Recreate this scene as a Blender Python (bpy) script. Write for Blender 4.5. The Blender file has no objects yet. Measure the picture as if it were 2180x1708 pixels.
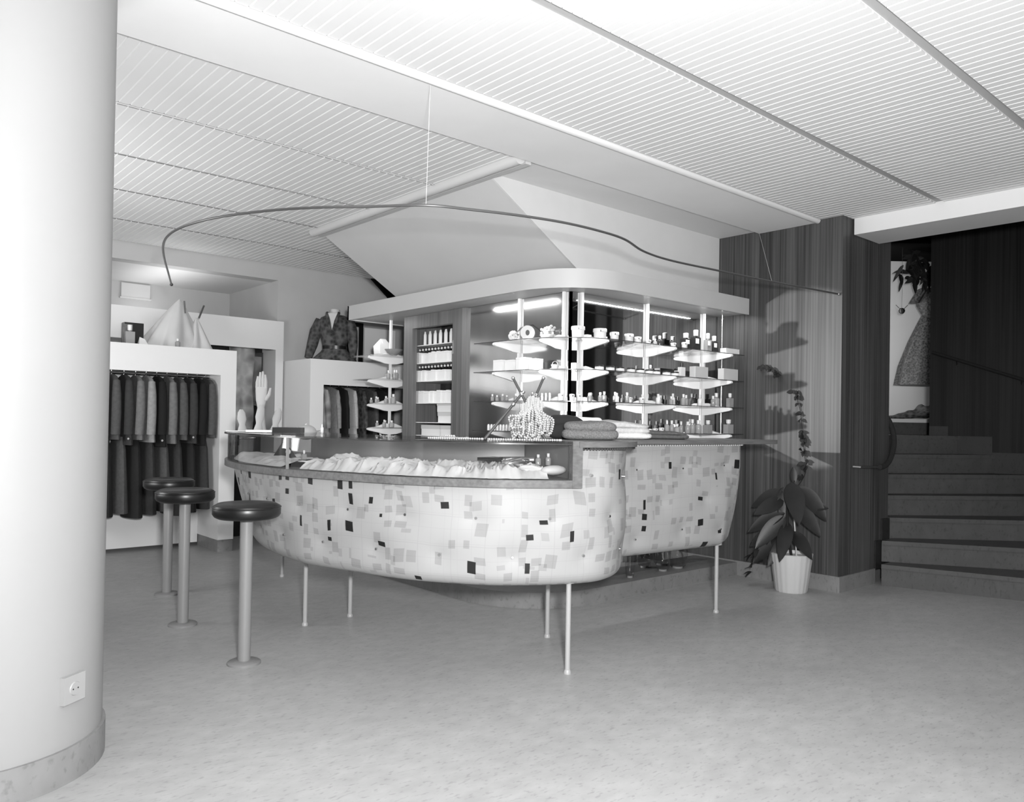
import bpy, math, random
from mathutils import Vector, noise
random.seed(7)
S = bpy.context.scene
COL = S.collection
sin, cos, pi = math.sin, math.cos, math.pi

# ------------------------------------------------------------------ camera, world, lights, exposure
# room axes: X and Y run along the two wall directions, Z up, metres
F_PX, YAW, CY, ROLL, PITCH = 1680.0, 0.8505, 884.0, 0.0168, 0.0095
cam = bpy.data.cameras.new('camera'); camo = bpy.data.objects.new('camera', cam); COL.objects.link(camo)
cam.sensor_width = 36.0; cam.lens = 36.0 * F_PX / 2180.0
cam.shift_y = (CY - 854.0) / 2180.0
cam.clip_start = 0.02
fw = Vector((cos(YAW) * cos(PITCH), sin(YAW) * cos(PITCH), sin(PITCH)))
rt = Vector((sin(YAW), -cos(YAW), 0)); up = rt.cross(fw)
rt2 = rt * cos(ROLL) + up * sin(ROLL); up2 = up * cos(ROLL) - rt * sin(ROLL)
from mathutils import Matrix
camo.matrix_world = Matrix(((rt2.x, up2.x, -fw.x, 0), (rt2.y, up2.y, -fw.y, 0), (rt2.z, up2.z, -fw.z, 1.1), (0, 0, 0, 1)))
S.camera = camo

W = bpy.data.worlds.new('world'); S.world = W; W.use_nodes = True
W.node_tree.nodes['Background'].inputs[0].default_value = (1, 1, 1, 1)
W.node_tree.nodes['Background'].inputs[1].default_value = 0.38

def area_light(name, loc, target, size, power, size_y=None):
    l = bpy.data.lights.new(name, 'AREA'); l.energy = power; l.size = size
    if size_y: l.shape = 'RECTANGLE'; l.size_y = size_y
    o = bpy.data.objects.new(name, l); COL.objects.link(o); o.location = loc
    o.rotation_euler = (Vector(target) - Vector(loc)).to_track_quat('-Z', 'Y').to_euler()
    return o
area_light('flash_lamp', (0.06, -0.16, 1.30), (3.2, 3.2, 1.35), 0.15, 145)
area_light('added_bounce_lamp', (0.3, -0.7, 1.2), (0.75, -0.1, 2.53), 1.0, 50)  # added unseen lamp, lifts the room's brightness off the ceiling
area_light('added_bounce_lamp_rear', (0.1, 5.0, 1.2), (1.9, 5.3, 2.53), 0.8, 22)  # second added lamp, hidden by the pillar, brightens the far left
sl_ = bpy.data.lights.new('mirror_flash_standin', 'SPOT'); sl_.energy = 330; sl_.spot_size = 0.27; sl_.spot_blend = 0.12; sl_.shadow_soft_size = 0.02  # added spot, stands in for the flash reflected by the display mirror
slo = bpy.data.objects.new('mirror_flash_standin', sl_); COL.objects.link(slo); slo.location = (0.6, 4.2, 1.45)
slo.rotation_euler = (Vector((4.9, 2.9, 1.44)) - slo.location).to_track_quat('-Z', 'Y').to_euler()

vs = S.view_settings
S.display_settings.display_device = 'sRGB'
vs.view_transform = 'Standard'; vs.look = 'None'; vs.gamma = 1.0; vs.use_curve_mapping = False
vs.exposure = 0.45
S.cycles.max_bounces = 8
S.cycles.caustics_reflective = False
S.cycles.caustics_refractive = False

# ------------------------------------------------------------------ materials
MATS = {}
def nt(name):
    m = bpy.data.materials.new(name); m.use_nodes = True
    n = m.node_tree; b = n.nodes['Principled BSDF']
    MATS[name] = m
    return m, n, b
def grey(name, v, rough=0.6, metal=0.0, var=0.0, scale=20.0, bump=0.0, bscale=200.0, spec=0.5, stretch=(1, 1, 1), trans=0.0):
    m, n, b = nt(name)
    b.inputs['Base Color'].default_value = (v, v, v, 1)
    b.inputs['Roughness'].default_value = rough; b.inputs['Metallic'].default_value = metal
    b.inputs['Specular IOR Level'].default_value = spec
    if trans: b.inputs['Transmission Weight'].default_value = trans
    if var or bump:
        tc = n.nodes.new('ShaderNodeTexCoord'); mp = n.nodes.new('ShaderNodeMapping')
        mp.inputs['Scale'].default_value = stretch
        n.links.new(tc.outputs['Object'], mp.inputs[0])
    if var:
        t = n.nodes.new('ShaderNodeTexNoise'); t.inputs['Scale'].default_value = scale; t.inputs['Detail'].default_value = 5
        r = n.nodes.new('ShaderNodeMapRange')
        r.inputs[1].default_value = 0.3; r.inputs[2].default_value = 0.7
        r.inputs[3].default_value = v * (1 - var); r.inputs[4].default_value = min(1, v * (1 + var))
        n.links.new(mp.outputs[0], t.inputs[0]); n.links.new(t.outputs[0], r.inputs[0]); n.links.new(r.outputs[0], b.inputs['Base Color'])
    if bump:
        t2 = n.nodes.new('ShaderNodeTexNoise'); t2.inputs['Scale'].default_value = bscale; t2.inputs['Detail'].default_value = 3
        bp = n.nodes.new('ShaderNodeBump'); bp.inputs['Strength'].default_value = bump; bp.inputs['Distance'].default_value = 0.01
        n.links.new(mp.outputs[0], t2.inputs[0]); n.links.new(t2.outputs[0], bp.inputs['Height']); n.links.new(bp.outputs[0], b.inputs['Normal'])
    return m
def wood(name, lo, hi, rough=0.45, fine=70.0, axis=2, spec=0.2):
    m, n, b = nt(name); b.inputs['Roughness'].default_value = rough; b.inputs['Specular IOR Level'].default_value = spec
    tc = n.nodes.new('ShaderNodeTexCoord')
    def layer(s, along, detail):
        mp = n.nodes.new('ShaderNodeMapping'); sc = [s, s, s]; sc[axis] = along; mp.inputs['Scale'].default_value = sc
        t = n.nodes.new('ShaderNodeTexNoise'); t.inputs['Scale'].default_value = 1; t.inputs['Detail'].default_value = detail
        n.links.new(tc.outputs['Object'], mp.inputs[0]); n.links.new(mp.outputs[0], t.inputs[0]); return t
    a = layer(fine, 0.7, 4); c = layer(7.0, 0.35, 3)
    mx = n.nodes.new('ShaderNodeMix'); mx.data_type = 'FLOAT'; mx.inputs[0].default_value = 0.45
    n.links.new(a.outputs[0], mx.inputs[2]); n.links.new(c.outputs[0], mx.inputs[3])
    r = n.nodes.new('ShaderNodeMapRange'); r.inputs[1].default_value = 0.36; r.inputs[2].default_value = 0.64
    r.inputs[3].default_value = lo; r.inputs[4].default_value = hi
    n.links.new(mx.outputs[0], r.inputs[0]); n.links.new(r.outputs[0], b.inputs['Base Color'])
    return m
def glass(name, tint=0.95, rough=0.01, refl=1.5):
    m = bpy.data.materials.new(name); m.use_nodes = True; n = m.node_tree; n.nodes.clear()
    o = n.nodes.new('ShaderNodeOutputMaterial'); t = n.nodes.new('ShaderNodeBsdfTransparent'); g = n.nodes.new('ShaderNodeBsdfGlossy')
    mx = n.nodes.new('ShaderNodeMixShader'); ge = n.nodes.new('ShaderNodeNewGeometry')
    dt = n.nodes.new('ShaderNodeVectorMath'); dt.operation = 'DOT_PRODUCT'
    def mm(op, a, b=None):
        x = n.nodes.new('ShaderNodeMath'); x.operation = op; x.use_clamp = True
        if isinstance(a, float): x.inputs[0].default_value = a
        else: n.links.new(a, x.inputs[0])
        if b is not None:
            if isinstance(b, float): x.inputs[1].default_value = b
            else: n.links.new(b, x.inputs[1])
        return x.outputs[0]
    n.links.new(ge.outputs['Normal'], dt.inputs[0]); n.links.new(ge.outputs['Incoming'], dt.inputs[1])
    ab = n.nodes.new('ShaderNodeMath'); ab.operation = 'ABSOLUTE'; n.links.new(dt.outputs['Value'], ab.inputs[0])
    f = mm('ADD', mm('MULTIPLY', mm('POWER', mm('SUBTRACT', 1.0, ab.outputs[0]), 5.0), 0.7), 0.035)
    t.inputs[0].default_value = (tint, tint, tint, 1); g.inputs['Roughness'].default_value = rough
    n.links.new(f, mx.inputs[0]); n.links.new(t.outputs[0], mx.inputs[1]); n.links.new(g.outputs[0], mx.inputs[2]); n.links.new(mx.outputs[0], o.inputs[0])
    MATS[name] = m; return m
def lino(name, v, spec=0.3):
    m, n, b = nt(name); b.inputs['Roughness'].default_value = 0.42; b.inputs['Specular IOR Level'].default_value = spec
    tc = n.nodes.new('ShaderNodeTexCoord')
    def noi(scale, st, rot=0.0, detail=4):
        mp = n.nodes.new('ShaderNodeMapping'); mp.inputs['Scale'].default_value = st; mp.inputs['Rotation'].default_value = (0, 0, rot)
        t = n.nodes.new('ShaderNodeTexNoise'); t.inputs['Scale'].default_value = scale; t.inputs['Detail'].default_value = detail
        n.links.new(tc.outputs['Object'], mp.inputs[0]); n.links.new(mp.outputs[0], t.inputs[0]); return t
    a = noi(11, (1, 1.7, 1), 0.9, 7); c = noi(34, (1, 2.4, 1), 0.5, 3); d = noi(1.3, (1, 1, 1))
    r1 = n.nodes.new('ShaderNodeMapRange'); r1.inputs[1].default_value = 0.3; r1.inputs[2].default_value = 0.7; r1.inputs[3].default_value = v * 0.92; r1.inputs[4].default_value = v * 1.08
    r2 = n.nodes.new('ShaderNodeMapRange'); r2.inputs[1].default_value = 0.31; r2.inputs[2].default_value = 0.43; r2.inputs[3].default_value = 0.78; r2.inputs[4].default_value = 1.0
    r3 = n.nodes.new('ShaderNodeMapRange'); r3.inputs[1].default_value = 0.3; r3.inputs[2].default_value = 0.7; r3.inputs[3].default_value = 0.92; r3.inputs[4].default_value = 1.08
    m1 = n.nodes.new('ShaderNodeMath'); m1.operation = 'MULTIPLY'; m2 = n.nodes.new('ShaderNodeMath'); m2.operation = 'MULTIPLY'
    for t, r in ((a, r1), (c, r2), (d, r3)): n.links.new(t.outputs[0], r.inputs[0])
    n.links.new(r1.outputs[0], m1.inputs[0]); n.links.new(r2.outputs[0], m1.inputs[1]); n.links.new(m1.outputs[0], m2.inputs[0]); n.links.new(r3.outputs[0], m2.inputs[1])
    n.links.new(m2.outputs[0], b.inputs['Base Color'])
    return m
def mosaic(name):
    # printed vinyl: pale grid lines, grey and black patches of uneven size (UV in metres)
    m, n, b = nt(name); b.inputs['Roughness'].default_value = 0.5; b.inputs['Specular IOR Level'].default_value = 0.3
    N = n.nodes.new; L = n.links.new
    uv = N('ShaderNodeUVMap'); uv.uv_map = 'UVMap'
    def math_(op, a, bb=None):
        x = N('ShaderNodeMath'); x.operation = op
        for i, q in enumerate((a, bb)):
            if q is None: continue
            if isinstance(q, (int, float)): x.inputs[i].default_value = q
            else: L(q, x.inputs[i])
        return x.outputs[0]
    sep = N('ShaderNodeSeparateXYZ'); L(uv.outputs[0], sep.inputs[0])
    wob = N('ShaderNodeTexNoise'); wob.inputs['Scale'].default_value = 3.5; wob.inputs['Detail'].default_value = 1; L(uv.outputs[0], wob.inputs[0])
    wsep = N('ShaderNodeSeparateColor'); L(wob.outputs[1], wsep.inputs[0])
    U = math_('ADD', sep.outputs[0], math_('MULTIPLY', math_('SUBTRACT', wsep.outputs[0], 0.5), 0.035))
    V = math_('ADD', sep.outputs[1], math_('MULTIPLY', math_('SUBTRACT', wsep.outputs[1], 0.5), 0.035))
    def patches(cu, cv, ou, ov, seed, frac, wmin, wmax):
        gu = math_('ADD', math_('DIVIDE', U, cu), ou); gv = math_('ADD', math_('DIVIDE', V, cv), ov)
        iu = math_('FLOOR', gu); iv = math_('FLOOR', gv); fu = math_('FRACT', gu); fv = math_('FRACT', gv)
        cmb = N('ShaderNodeCombineXYZ'); L(iu, cmb.inputs[0]); L(iv, cmb.inputs[1]); cmb.inputs[2].default_value = seed
        wn = N('ShaderNodeTexWhiteNoise'); wn.noise_dimensions = '3D'; L(cmb.outputs[0], wn.inputs[0])
        ws = N('ShaderNodeSeparateColor'); L(wn.outputs[1], ws.inputs[0])
        cm2 = N('ShaderNodeCombineXYZ'); L(iu, cm2.inputs[0]); L(iv, cm2.inputs[1]); cm2.inputs[2].default_value = seed + 7.7
        wn2 = N('ShaderNodeTexWhiteNoise'); wn2.noise_dimensions = '3D'; L(cm2.outputs[0], wn2.inputs[0])
        w2 = N('ShaderNodeSeparateColor'); L(wn2.outputs[1], w2.inputs[0])
        # slanted quad: half widths shrink, sides lean a little
        hu = math_('ADD', math_('MULTIPLY', ws.outputs[1], wmax - wmin), wmin); hv = math_('ADD', math_('MULTIPLY', ws.outputs[2], wmax - wmin), wmin)
        lean = math_('MULTIPLY', math_('SUBTRACT', w2.outputs[0], 0.5), 0.32)
        lean2 = math_('MULTIPLY', math_('SUBTRACT', w2.outputs[1], 0.5), 0.25)
        du = math_('SUBTRACT', fu, 0.5); dv = math_('SUBTRACT', fv, 0.5)
        a = math_('LESS_THAN', math_('ABSOLUTE', math_('ADD', du, math_('MULTIPLY', dv, lean))), hu)
        c = math_('LESS_THAN', math_('ABSOLUTE', math_('ADD', dv, math_('MULTIPLY', du, lean2))), hv)
        on = math_('LESS_THAN', ws.outputs[0], frac)
        return math_('MULTIPLY', math_('MULTIPLY', a, c), on)
    g1 = patches(0.064, 0.066, 0.0, 0.0, 1.0, 0.36, 0.20, 0.46)
    g2 = patches(0.064, 0.066, 0.5, 0.37, 5.0, 0.15, 0.07, 0.44)
    k1 = patches(0.064, 0.066, 0.61, 0.43, 11.0, 0.10, 0.10, 0.40)
    def lines(q, c, off):
        f = math_('FRACT', math_('ADD', math_('DIVIDE', q, c), off))
        return math_('LESS_THAN', f, 0.022)
    ln = math_('MAXIMUM', math_('MAXIMUM', lines(U, 0.062, 0.5), lines(V, 0.066, 0.5)), math_('MAXIMUM', lines(U, 0.031 * 5, 0.2), lines(V, 0.132, 0.83)))
    base = math_('SUBTRACT', 0.34, math_('MULTIPLY', ln, 0.03))
    base = math_('SUBTRACT', base, math_('MULTIPLY', g1, 0.075)); base = math_('SUBTRACT', base, math_('MULTIPLY', g2, 0.06))
    base = math_('MAXIMUM', math_('SUBTRACT', base, math_('MULTIPLY', k1, 0.9)), 0.012)
    L(base, b.inputs['Base Color'])
    return m
def pattern_cloth(name, lo, hi, scale=18.0, rough=0.8):
    m, n, b = nt(name); b.inputs['Roughness'].default_value = rough
    tc = n.nodes.new('ShaderNodeTexCoord'); v = n.nodes.new('ShaderNodeTexVoronoi'); v.inputs['Scale'].default_value = scale
    t = n.nodes.new('ShaderNodeTexNoise'); t.inputs['Scale'].default_value = scale * 0.7; t.inputs['Detail'].default_value = 4
    mx = n.nodes.new('ShaderNodeMath'); mx.operation = 'MULTIPLY'
    r = n.nodes.new('ShaderNodeMapRange'); r.inputs[1].default_value = 0.05; r.inputs[2].default_value = 0.4; r.inputs[3].default_value = lo; r.inputs[4].default_value = hi
    n.links.new(tc.outputs['Object'], v.inputs[0]); n.links.new(tc.outputs['Object'], t.inputs[0])
    n.links.new(v.outputs[0], mx.inputs[0]); n.links.new(t.outputs[0], mx.inputs[1]); n.links.new(mx.outputs[0], r.inputs[0]); n.links.new(r.outputs[0], b.inputs['Base Color'])
    return m

grey('ceiling_white', 0.74, 0.7, var=0.02, scale=3)
grey('plaster_band', 0.84, 0.7, var=0.03, scale=2)
grey('joint_grey', 0.42, 0.8)
grey('moulding_white', 0.74, 0.5)
grey('pillar_white', 0.28, 0.55, var=0.015, scale=3)
grey('wall_grey', 0.50, 0.85, var=0.03, scale=4, bump=0.03)
grey('wall_light', 0.62, 0.85, var=0.03, scale=4, bump=0.03)
grey('soffit_grey', 0.58, 0.85, var=0.02, scale=3)
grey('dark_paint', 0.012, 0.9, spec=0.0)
grey('panel_white', 0.80, 0.3)
grey('canopy_white', 0.50, 0.45)
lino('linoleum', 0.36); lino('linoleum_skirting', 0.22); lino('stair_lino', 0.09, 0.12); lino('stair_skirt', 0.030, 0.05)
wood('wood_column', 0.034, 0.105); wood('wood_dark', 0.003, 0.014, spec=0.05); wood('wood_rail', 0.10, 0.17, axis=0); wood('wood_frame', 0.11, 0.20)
mosaic('mosaic_vinyl')
grey('leg_cream', 0.36, 0.35); grey('stool_grey', 0.22, 0.35); grey('seat_black', 0.008, 0.35)
grey('metal', 0.75, 0.2, 1.0); grey('dark_metal', 0.08, 0.35, 0.6); grey('rail_brass', 0.16, 0.35, 0.7)
grey('bracket_white', 0.95, 0.35); grey('post_white', 0.85, 0.3)
grey('mirror', 0.74, 0.035, 1.0)
grey('mirror_hazy', 0.82, 0.12, 1.0, var=0.12, scale=4, stretch=(1, 1, 0.3))
glass('pane_glass', 0.93); glass('shelf_glass', 0.97, 0.02); glass('vase_glass', 0.85, 0.02, 1.45)
grey('glass_edge', 0.04, 0.2)
grey('vitrine_back', 0.20, 0.35, var=0.1, scale=6)
grey('socket_white', 0.31, 0.3); grey('glove_white', 0.40, 0.7); grey('satin', 0.62, 0.33, var=0.04, scale=8, bump=0.15, bscale=25)
grey('pearl', 0.42, 0.22); grey('stick_dark', 0.06, 0.3)
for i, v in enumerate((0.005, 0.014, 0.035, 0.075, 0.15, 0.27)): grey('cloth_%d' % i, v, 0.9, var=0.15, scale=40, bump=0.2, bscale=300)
grey('knit_grey', 0.20, 0.95, var=0.35, scale=160, bump=0.8, bscale=300); grey('knit_white', 0.66, 0.95, var=0.1, scale=90, bump=0.5, bscale=250)
grey('knit_light', 0.50, 0.95, var=0.1, scale=90, bump=0.5, bscale=250); grey('knit_dark', 0.09, 0.95, var=0.2, scale=90, bump=0.4, bscale=250)
grey('felt_black', 0.015, 0.9); grey('fur_white', 0.8, 0.95)
grey('card_white', 0.84, 0.6); grey('card_cream', 0.60, 0.6); grey('card_black', 0.008, 0.3)
grey('jar_white', 0.78, 0.18); grey('lid_dark', 0.03, 0.3); grey('bottle_dark', 0.03, 0.08); grey('bottle_grey', 0.32, 0.08); grey('bottle_pale', 0.55, 0.06, trans=0.4)
grey('cap_white', 0.75, 0.25); grey('print_grey', 0.15, 0.6)
pattern_cloth('blouse_dark', 0.010, 0.10, 26); pattern_cloth('scarf_print', 0.12, 0.50, 9); pattern_cloth('picture_print', 0.02, 0.25, 8); pattern_cloth('sequin', 0.012, 0.10, 60, 0.5)
pattern_cloth('basket', 0.35, 0.8, 34)
sl_ = bpy.data.lights.new('mirror_flash_standin', 'SPOT'); sl_.energy = 330; sl_.spot_size = 0.27; sl_.spot_blend = 0.12; sl_.shadow_soft_size = 0.02  # repeat of the added spot standing in for the mirrored flash
slo = bpy.data.objects.new('mirror_flash_standin', sl_); COL.objects.link(slo); slo.location = (0.6, 4.2, 1.45)
slo.rotation_euler = (Vector((4.9, 2.9, 1.44)) - slo.location).to_track_quat('-Z', 'Y').to_euler()
grey('leaf_dark', 0.016, 0.4, var=0.3, scale=10, spec=0.3); grey('leaf_ivy', 0.018, 0.7, spec=0.15); grey('soil', 0.02, 0.95); grey('pot_white', 0.52, 0.5)
grey('display_light', 0.60, 0.8)

# ------------------------------------------------------------------ geometry helpers
class G:
    def __init__(s): s.v = []; s.f = []; s.uv = None; s.sm = []
    def add(s, vs, fs, smooth=False):
        o = len(s.v); s.v += [tuple(p) for p in vs]
        for f in fs: s.f.append(tuple(i + o for i in f)); s.sm.append(smooth)
        return s
    def box(s, x0, x1, y0, y1, z0, z1):
        return s.add([(x0, y0, z0), (x1, y0, z0), (x1, y1, z0), (x0, y1, z0), (x0, y0, z1), (x1, y0, z1), (x1, y1, z1), (x0, y1, z1)],
                     [(3, 2, 1, 0), (4, 5, 6, 7), (0, 1, 5, 4), (1, 2, 6, 5), (2, 3, 7, 6), (3, 0, 4, 7)])
    def obox(s, c, sx, sy, sz, rz=0.0, rx=0.0, ry=0.0):
        m = Matrix.Rotation(rz, 3, 'Z') @ Matrix.Rotation(ry, 3, 'Y') @ Matrix.Rotation(rx, 3, 'X')
        P = [m @ Vector((a * sx / 2, b * sy / 2, d * sz / 2)) + Vector(c) for d in (-1, 1) for a, b in ((-1, -1), (1, -1), (1, 1), (-1, 1))]
        return s.add(P, [(3, 2, 1, 0), (4, 5, 6, 7), (0, 1, 5, 4), (1, 2, 6, 5), (2, 3, 7, 6), (3, 0, 4, 7)])
    def prism(s, poly, z0, z1, smooth_side=False):
        n = len(poly); a = sum(poly[i][0] * poly[(i + 1) % n][1] - poly[(i + 1) % n][0] * poly[i][1] for i in range(n))
        if a < 0: poly = poly[::-1]
        s.add([(x, y, z0) for x, y in poly] + [(x, y, z1) for x, y in poly], [tuple(range(n))[::-1], tuple(range(n, 2 * n))])
        s.add([(x, y, z0) for x, y in poly] + [(x, y, z1) for x, y in poly], [(i, (i + 1) % n, n + (i + 1) % n, n + i) for i in range(n)], smooth_side)
        return s
    def extrude(s, poly, axis, a0, a1):
        # poly in the other two axes, extruded along axis between a0 and a1
        def P(p, a):
            return {'x': (a, p[0], p[1]), 'y': (p[0], a, p[1])}[axis]
        n = len(poly)
        return s.add([P(p, a0) for p in poly] + [P(p, a1) for p in poly], [tuple(range(n))[::-1], tuple(range(n, 2 * n))] + [(i, (i + 1) % n, n + (i + 1) % n, n + i) for i in range(n)])
    def strip(s, path, z0, z1, th=0.0):
        # vertical wall along a plan path, thickness th towards the left of travel
        n = len(path); nor = normals(path)
        A = [(x, y) for x, y in path]; B = [(x + nx * th, y + ny * th) for (x, y), (nx, ny) in zip(path, nor)]
        V = [(x, y, z) for q in (A, B) for z in (z0, z1) for x, y in q]
        fs = []
        for i in range(n - 1):
            a, b, c, d = i, n + i, 2 * n + i, 3 * n + i
            fs += [(a, a + 1, b + 1, b)]
            if th: fs += [(c + 1, c, d, d + 1), (b, b + 1, d + 1, d), (a + 1, a, c, c + 1)]
        if th: fs += [(0, n, 3 * n, 2 * n), (n - 1, 3 * n - 1, 4 * n - 1, 2 * n - 1)]
        return s.add(V, fs, True)
    def cyl(s, p, q, r, r2=None, n=12, caps=True):
        p, q = Vector(p), Vector(q); r2 = r if r2 is None else r2
        d = (q - p).normalized(); a = d.orthogonal().normalized(); b = d.cross(a)
        R1 = [p + (a * cos(2 * pi * i / n) + b * sin(2 * pi * i / n)) * r for i in range(n)]
        R2 = [q + (a * cos(2 * pi * i / n) + b * sin(2 * pi * i / n)) * r2 for i in range(n)]
        s.add(R1 + R2, [(i, (i + 1) % n, n + (i + 1) % n, n + i) for i in range(n)], True)
        if caps: s.add(R1, [tuple(range(n))[::-1]]); s.add(R2, [tuple(range(n))])
        return s
    def tube(s, path, r, n=8, caps=True, closed=False):
        P = [Vector(p) for p in path]; m = len(P); rings = []
        t0 = (P[1] - P[0]).normalized(); a = t0.orthogonal().normalized()
        for i in range(m):
            t = (P[min(i + 1, m - 1)] - P[max(i - 1, 0)]).normalized()
            a = (a - t * a.dot(t)).normalized(); b = t.cross(a)
            ri = r[i] if isinstance(r, (list, tuple)) else r
            rings.append([P[i] + (a * cos(2 * pi * k / n) + b * sin(2 * pi * k / n)) * ri for k in range(n)])
        return s.loft(rings, caps)
    def loft(s, rings, caps=True, smooth=True, closed=True):
        n = len(rings[0]); V = [p for r in rings for p in r]; fs = []
        for i in range(len(rings) - 1):
            for k in range(n if closed else n - 1):
                k2 = (k + 1) % n; fs.append((i * n + k, i * n + k2, (i + 1) * n + k2, (i + 1) * n + k))
        s.add(V, fs, smooth)
        if caps: s.add(rings[0], [tuple(range(n))[::-1]]); s.add(rings[-1], [tuple(range(n))])
        return s
    def lathe(s, prof, c=(0, 0, 0), n=16, wave=0.0, nw=0):
        rings = [[(c[0] + r * (1 + wave * cos(nw * 2 * pi * k / n)) * cos(2 * pi * k / n), c[1] + r * (1 + wave * cos(nw * 2 * pi * k / n)) * sin(2 * pi * k / n), c[2] + z) for k in range(n)] for r, z in prof]
        return s.loft(rings)
    def ball(s, c, r, n=8, m=6, sx=1, sy=1, sz=1):
        rings = [[(c[0] + r * sx * sin(pi * j / m) * cos(2 * pi * k / n), c[1] + r * sy * sin(pi * j / m) * sin(2 * pi * k / n), c[2] - r * sz * cos(pi * j / m)) for k in range(n)] for j in range(1, m)]
        s.loft(rings, False); o = len(s.v)
        s.add([(c[0], c[1], c[2] - r * sz)] + rings[0], [(0, (k + 1) % n + 1, k + 1) for k in range(n)], True)
        s.add([(c[0], c[1], c[2] + r * sz)] + rings[-1], [(0, k + 1, (k + 1) % n + 1) for k in range(n)], True)
        return s
    def grid(s, fn, nu, nv, smooth=True, uvfn=None):
        V = [fn(i / nu, j / nv) for j in range(nv + 1) for i in range(nu + 1)]
        fs = [(j * (nu + 1) + i, j * (nu + 1) + i + 1, (j + 1) * (nu + 1) + i + 1, (j + 1) * (nu + 1) + i) for j in range(nv) for i in range(nu)]
        if uvfn:
            if s.uv is None: s.uv = {}
            for j in range(nv + 1):
                for i in range(nu + 1): s.uv[len(s.v) + j * (nu + 1) + i] = uvfn(i / nu, j / nv)
        return s.add(V, fs, smooth)
def normals(path):
    out = []
    for i in range(len(path)):
        a = path[max(i - 1, 0)]; b = path[min(i + 1, len(path) - 1)]
        dx, dy = b[0] - a[0], b[1] - a[1]; l = math.hypot(dx, dy) or 1
        out.append((-dy / l, dx / l))
    return out
def smooth_path(pts, step=0.03):
    # Catmull-Rom through plan points, resampled at an even step
    P = [pts[0]] + list(pts) + [pts[-1]]; fine = []
    for i in range(1, len(P) - 2):
        p0, p1, p2, p3 = P[i - 1], P[i], P[i + 1], P[i + 2]
        for k in range(24):
            t = k / 24
            fine.append(tuple(0.5 * (2 * p1[d] + (p2[d] - p0[d]) * t + (2 * p0[d] - 5 * p1[d] + 4 * p2[d] - p3[d]) * t * t + (3 * p1[d] - p0[d] - 3 * p2[d] + p3[d]) * t ** 3) for d in range(len(p1))))
    fine.append(tuple(pts[-1])); out = [fine[0]]; acc = 0
    for a, b in zip(fine, fine[1:]):
        l = math.dist(a, b)
        while acc + l >= step:
            t = (step - acc) / l; a = tuple(a[d] + (b[d] - a[d]) * t for d in range(len(a))); out.append(a); l = math.dist(a, b); acc = 0
        acc += l
    if math.dist(out[-1], fine[-1]) > step * 0.3: out.append(fine[-1])
    return out
def offset(path, d):
    return [(x + nx * d, y + ny * d) for (x, y), (nx, ny) in zip(path, normals(path))]

def mesh_obj(name, g, mat, loc=(0, 0, 0)):
    me = bpy.data.meshes.new(name)
    lv = [(v[0] - loc[0], v[1] - loc[1], v[2] - loc[2]) for v in g.v]
    me.from_pydata(lv, [], g.f)
    me.polygons.foreach_set('use_smooth', g.sm)
    if g.uv is not None:
        ul = me.uv_layers.new(name='UVMap')
        for lp in me.loops: ul.data[lp.index].uv = g.uv.get(lp.vertex_index, (0, 0))
    me.materials.append(MATS[mat]); me.update()
    me.set_sharp_from_angle(angle=0.7)
    return bpy.data.objects.new(name, me)
def root_loc(p):
    l = Vector((0, 0, 0))
    while p: l = l + p.location; p = p.parent
    return l
def tag(o, label, cat, group=None, kind=None):
    if label: o['label'] = label
    if cat: o['category'] = cat
    if group: o['group'] = group
    if kind: o['kind'] = kind
    return o
def thing(name, label, cat, loc=(0, 0, 0), group=None):
    o = bpy.data.objects.new(name, None); o.empty_display_size = 0.05; COL.objects.link(o); o.location = loc
    return tag(o, label, cat, group)
def part(name, g, mat, parent, label=None, kind=None):
    l = root_loc(parent)
    o = mesh_obj(name, g, mat, l); COL.objects.link(o); o.parent = parent
    if label: o['label'] = label
    if kind: o['kind'] = kind
    return o
def solo(name, g, mat, label, cat, group=None, loc=None):
    l = loc or (0, 0, 0)
    o = mesh_obj(name, g, mat, l); COL.objects.link(o); o.location = l
    return tag(o, label, cat, group)
def struct(name, g, mat, label=None):
    o = mesh_obj(name, g, mat); COL.objects.link(o); o['kind'] = 'structure'
    if label: o['label'] = label
    return o
def copy_tree(o, loc, label=None, group=None, rz=0.0, scale=None, parent=None):
    c = o.copy(); COL.objects.link(c)
    if parent is None:
        c.location = loc; c.rotation_euler = (0, 0, rz)
        if scale: c.scale = scale
        if label: c['label'] = label
        if group: c['group'] = group
    else: c.parent = parent
    for ch in [x for x in o.children]: copy_tree(ch, None, parent=c)
    return c

# ================================================================== THE SETTING
struct('floor', G().box(-3.2, 9.6, -3.2, 9.2, -0.12, 0.0), 'linoleum', 'grey flecked linoleum floor')
ZC = 2.53
ceil = struct('ceiling', G().box(-3.2, 5.66, -3.2, 9.2, ZC + 0.035, ZC + 0.15), 'joint_grey', 'white ceiling of ribbed boards')
def ribbed(x0, x1, y0, y1, z=ZC, pitch=0.05, groove=0.008, depth=0.005):
    g = G(); prof = []; x = x0
    while x < x1 - 1e-6:
        xe = min(x + pitch, x1)
        prof += [(x, z), (xe - groove, z), (xe - groove * 0.75, z + depth), (xe - groove * 0.25, z + depth)]
        x = xe
    prof.append((x1, z)); n = len(prof)
    g.add([(a, y0, b) for a, b in prof] + [(a, y1, b) for a, b in prof], [(i, n + i, n + i + 1, i + 1) for i in range(n - 1)])
    g.box(x0, x1, y0, y1, z + depth + 0.001, z + 0.04)
    return g
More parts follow.
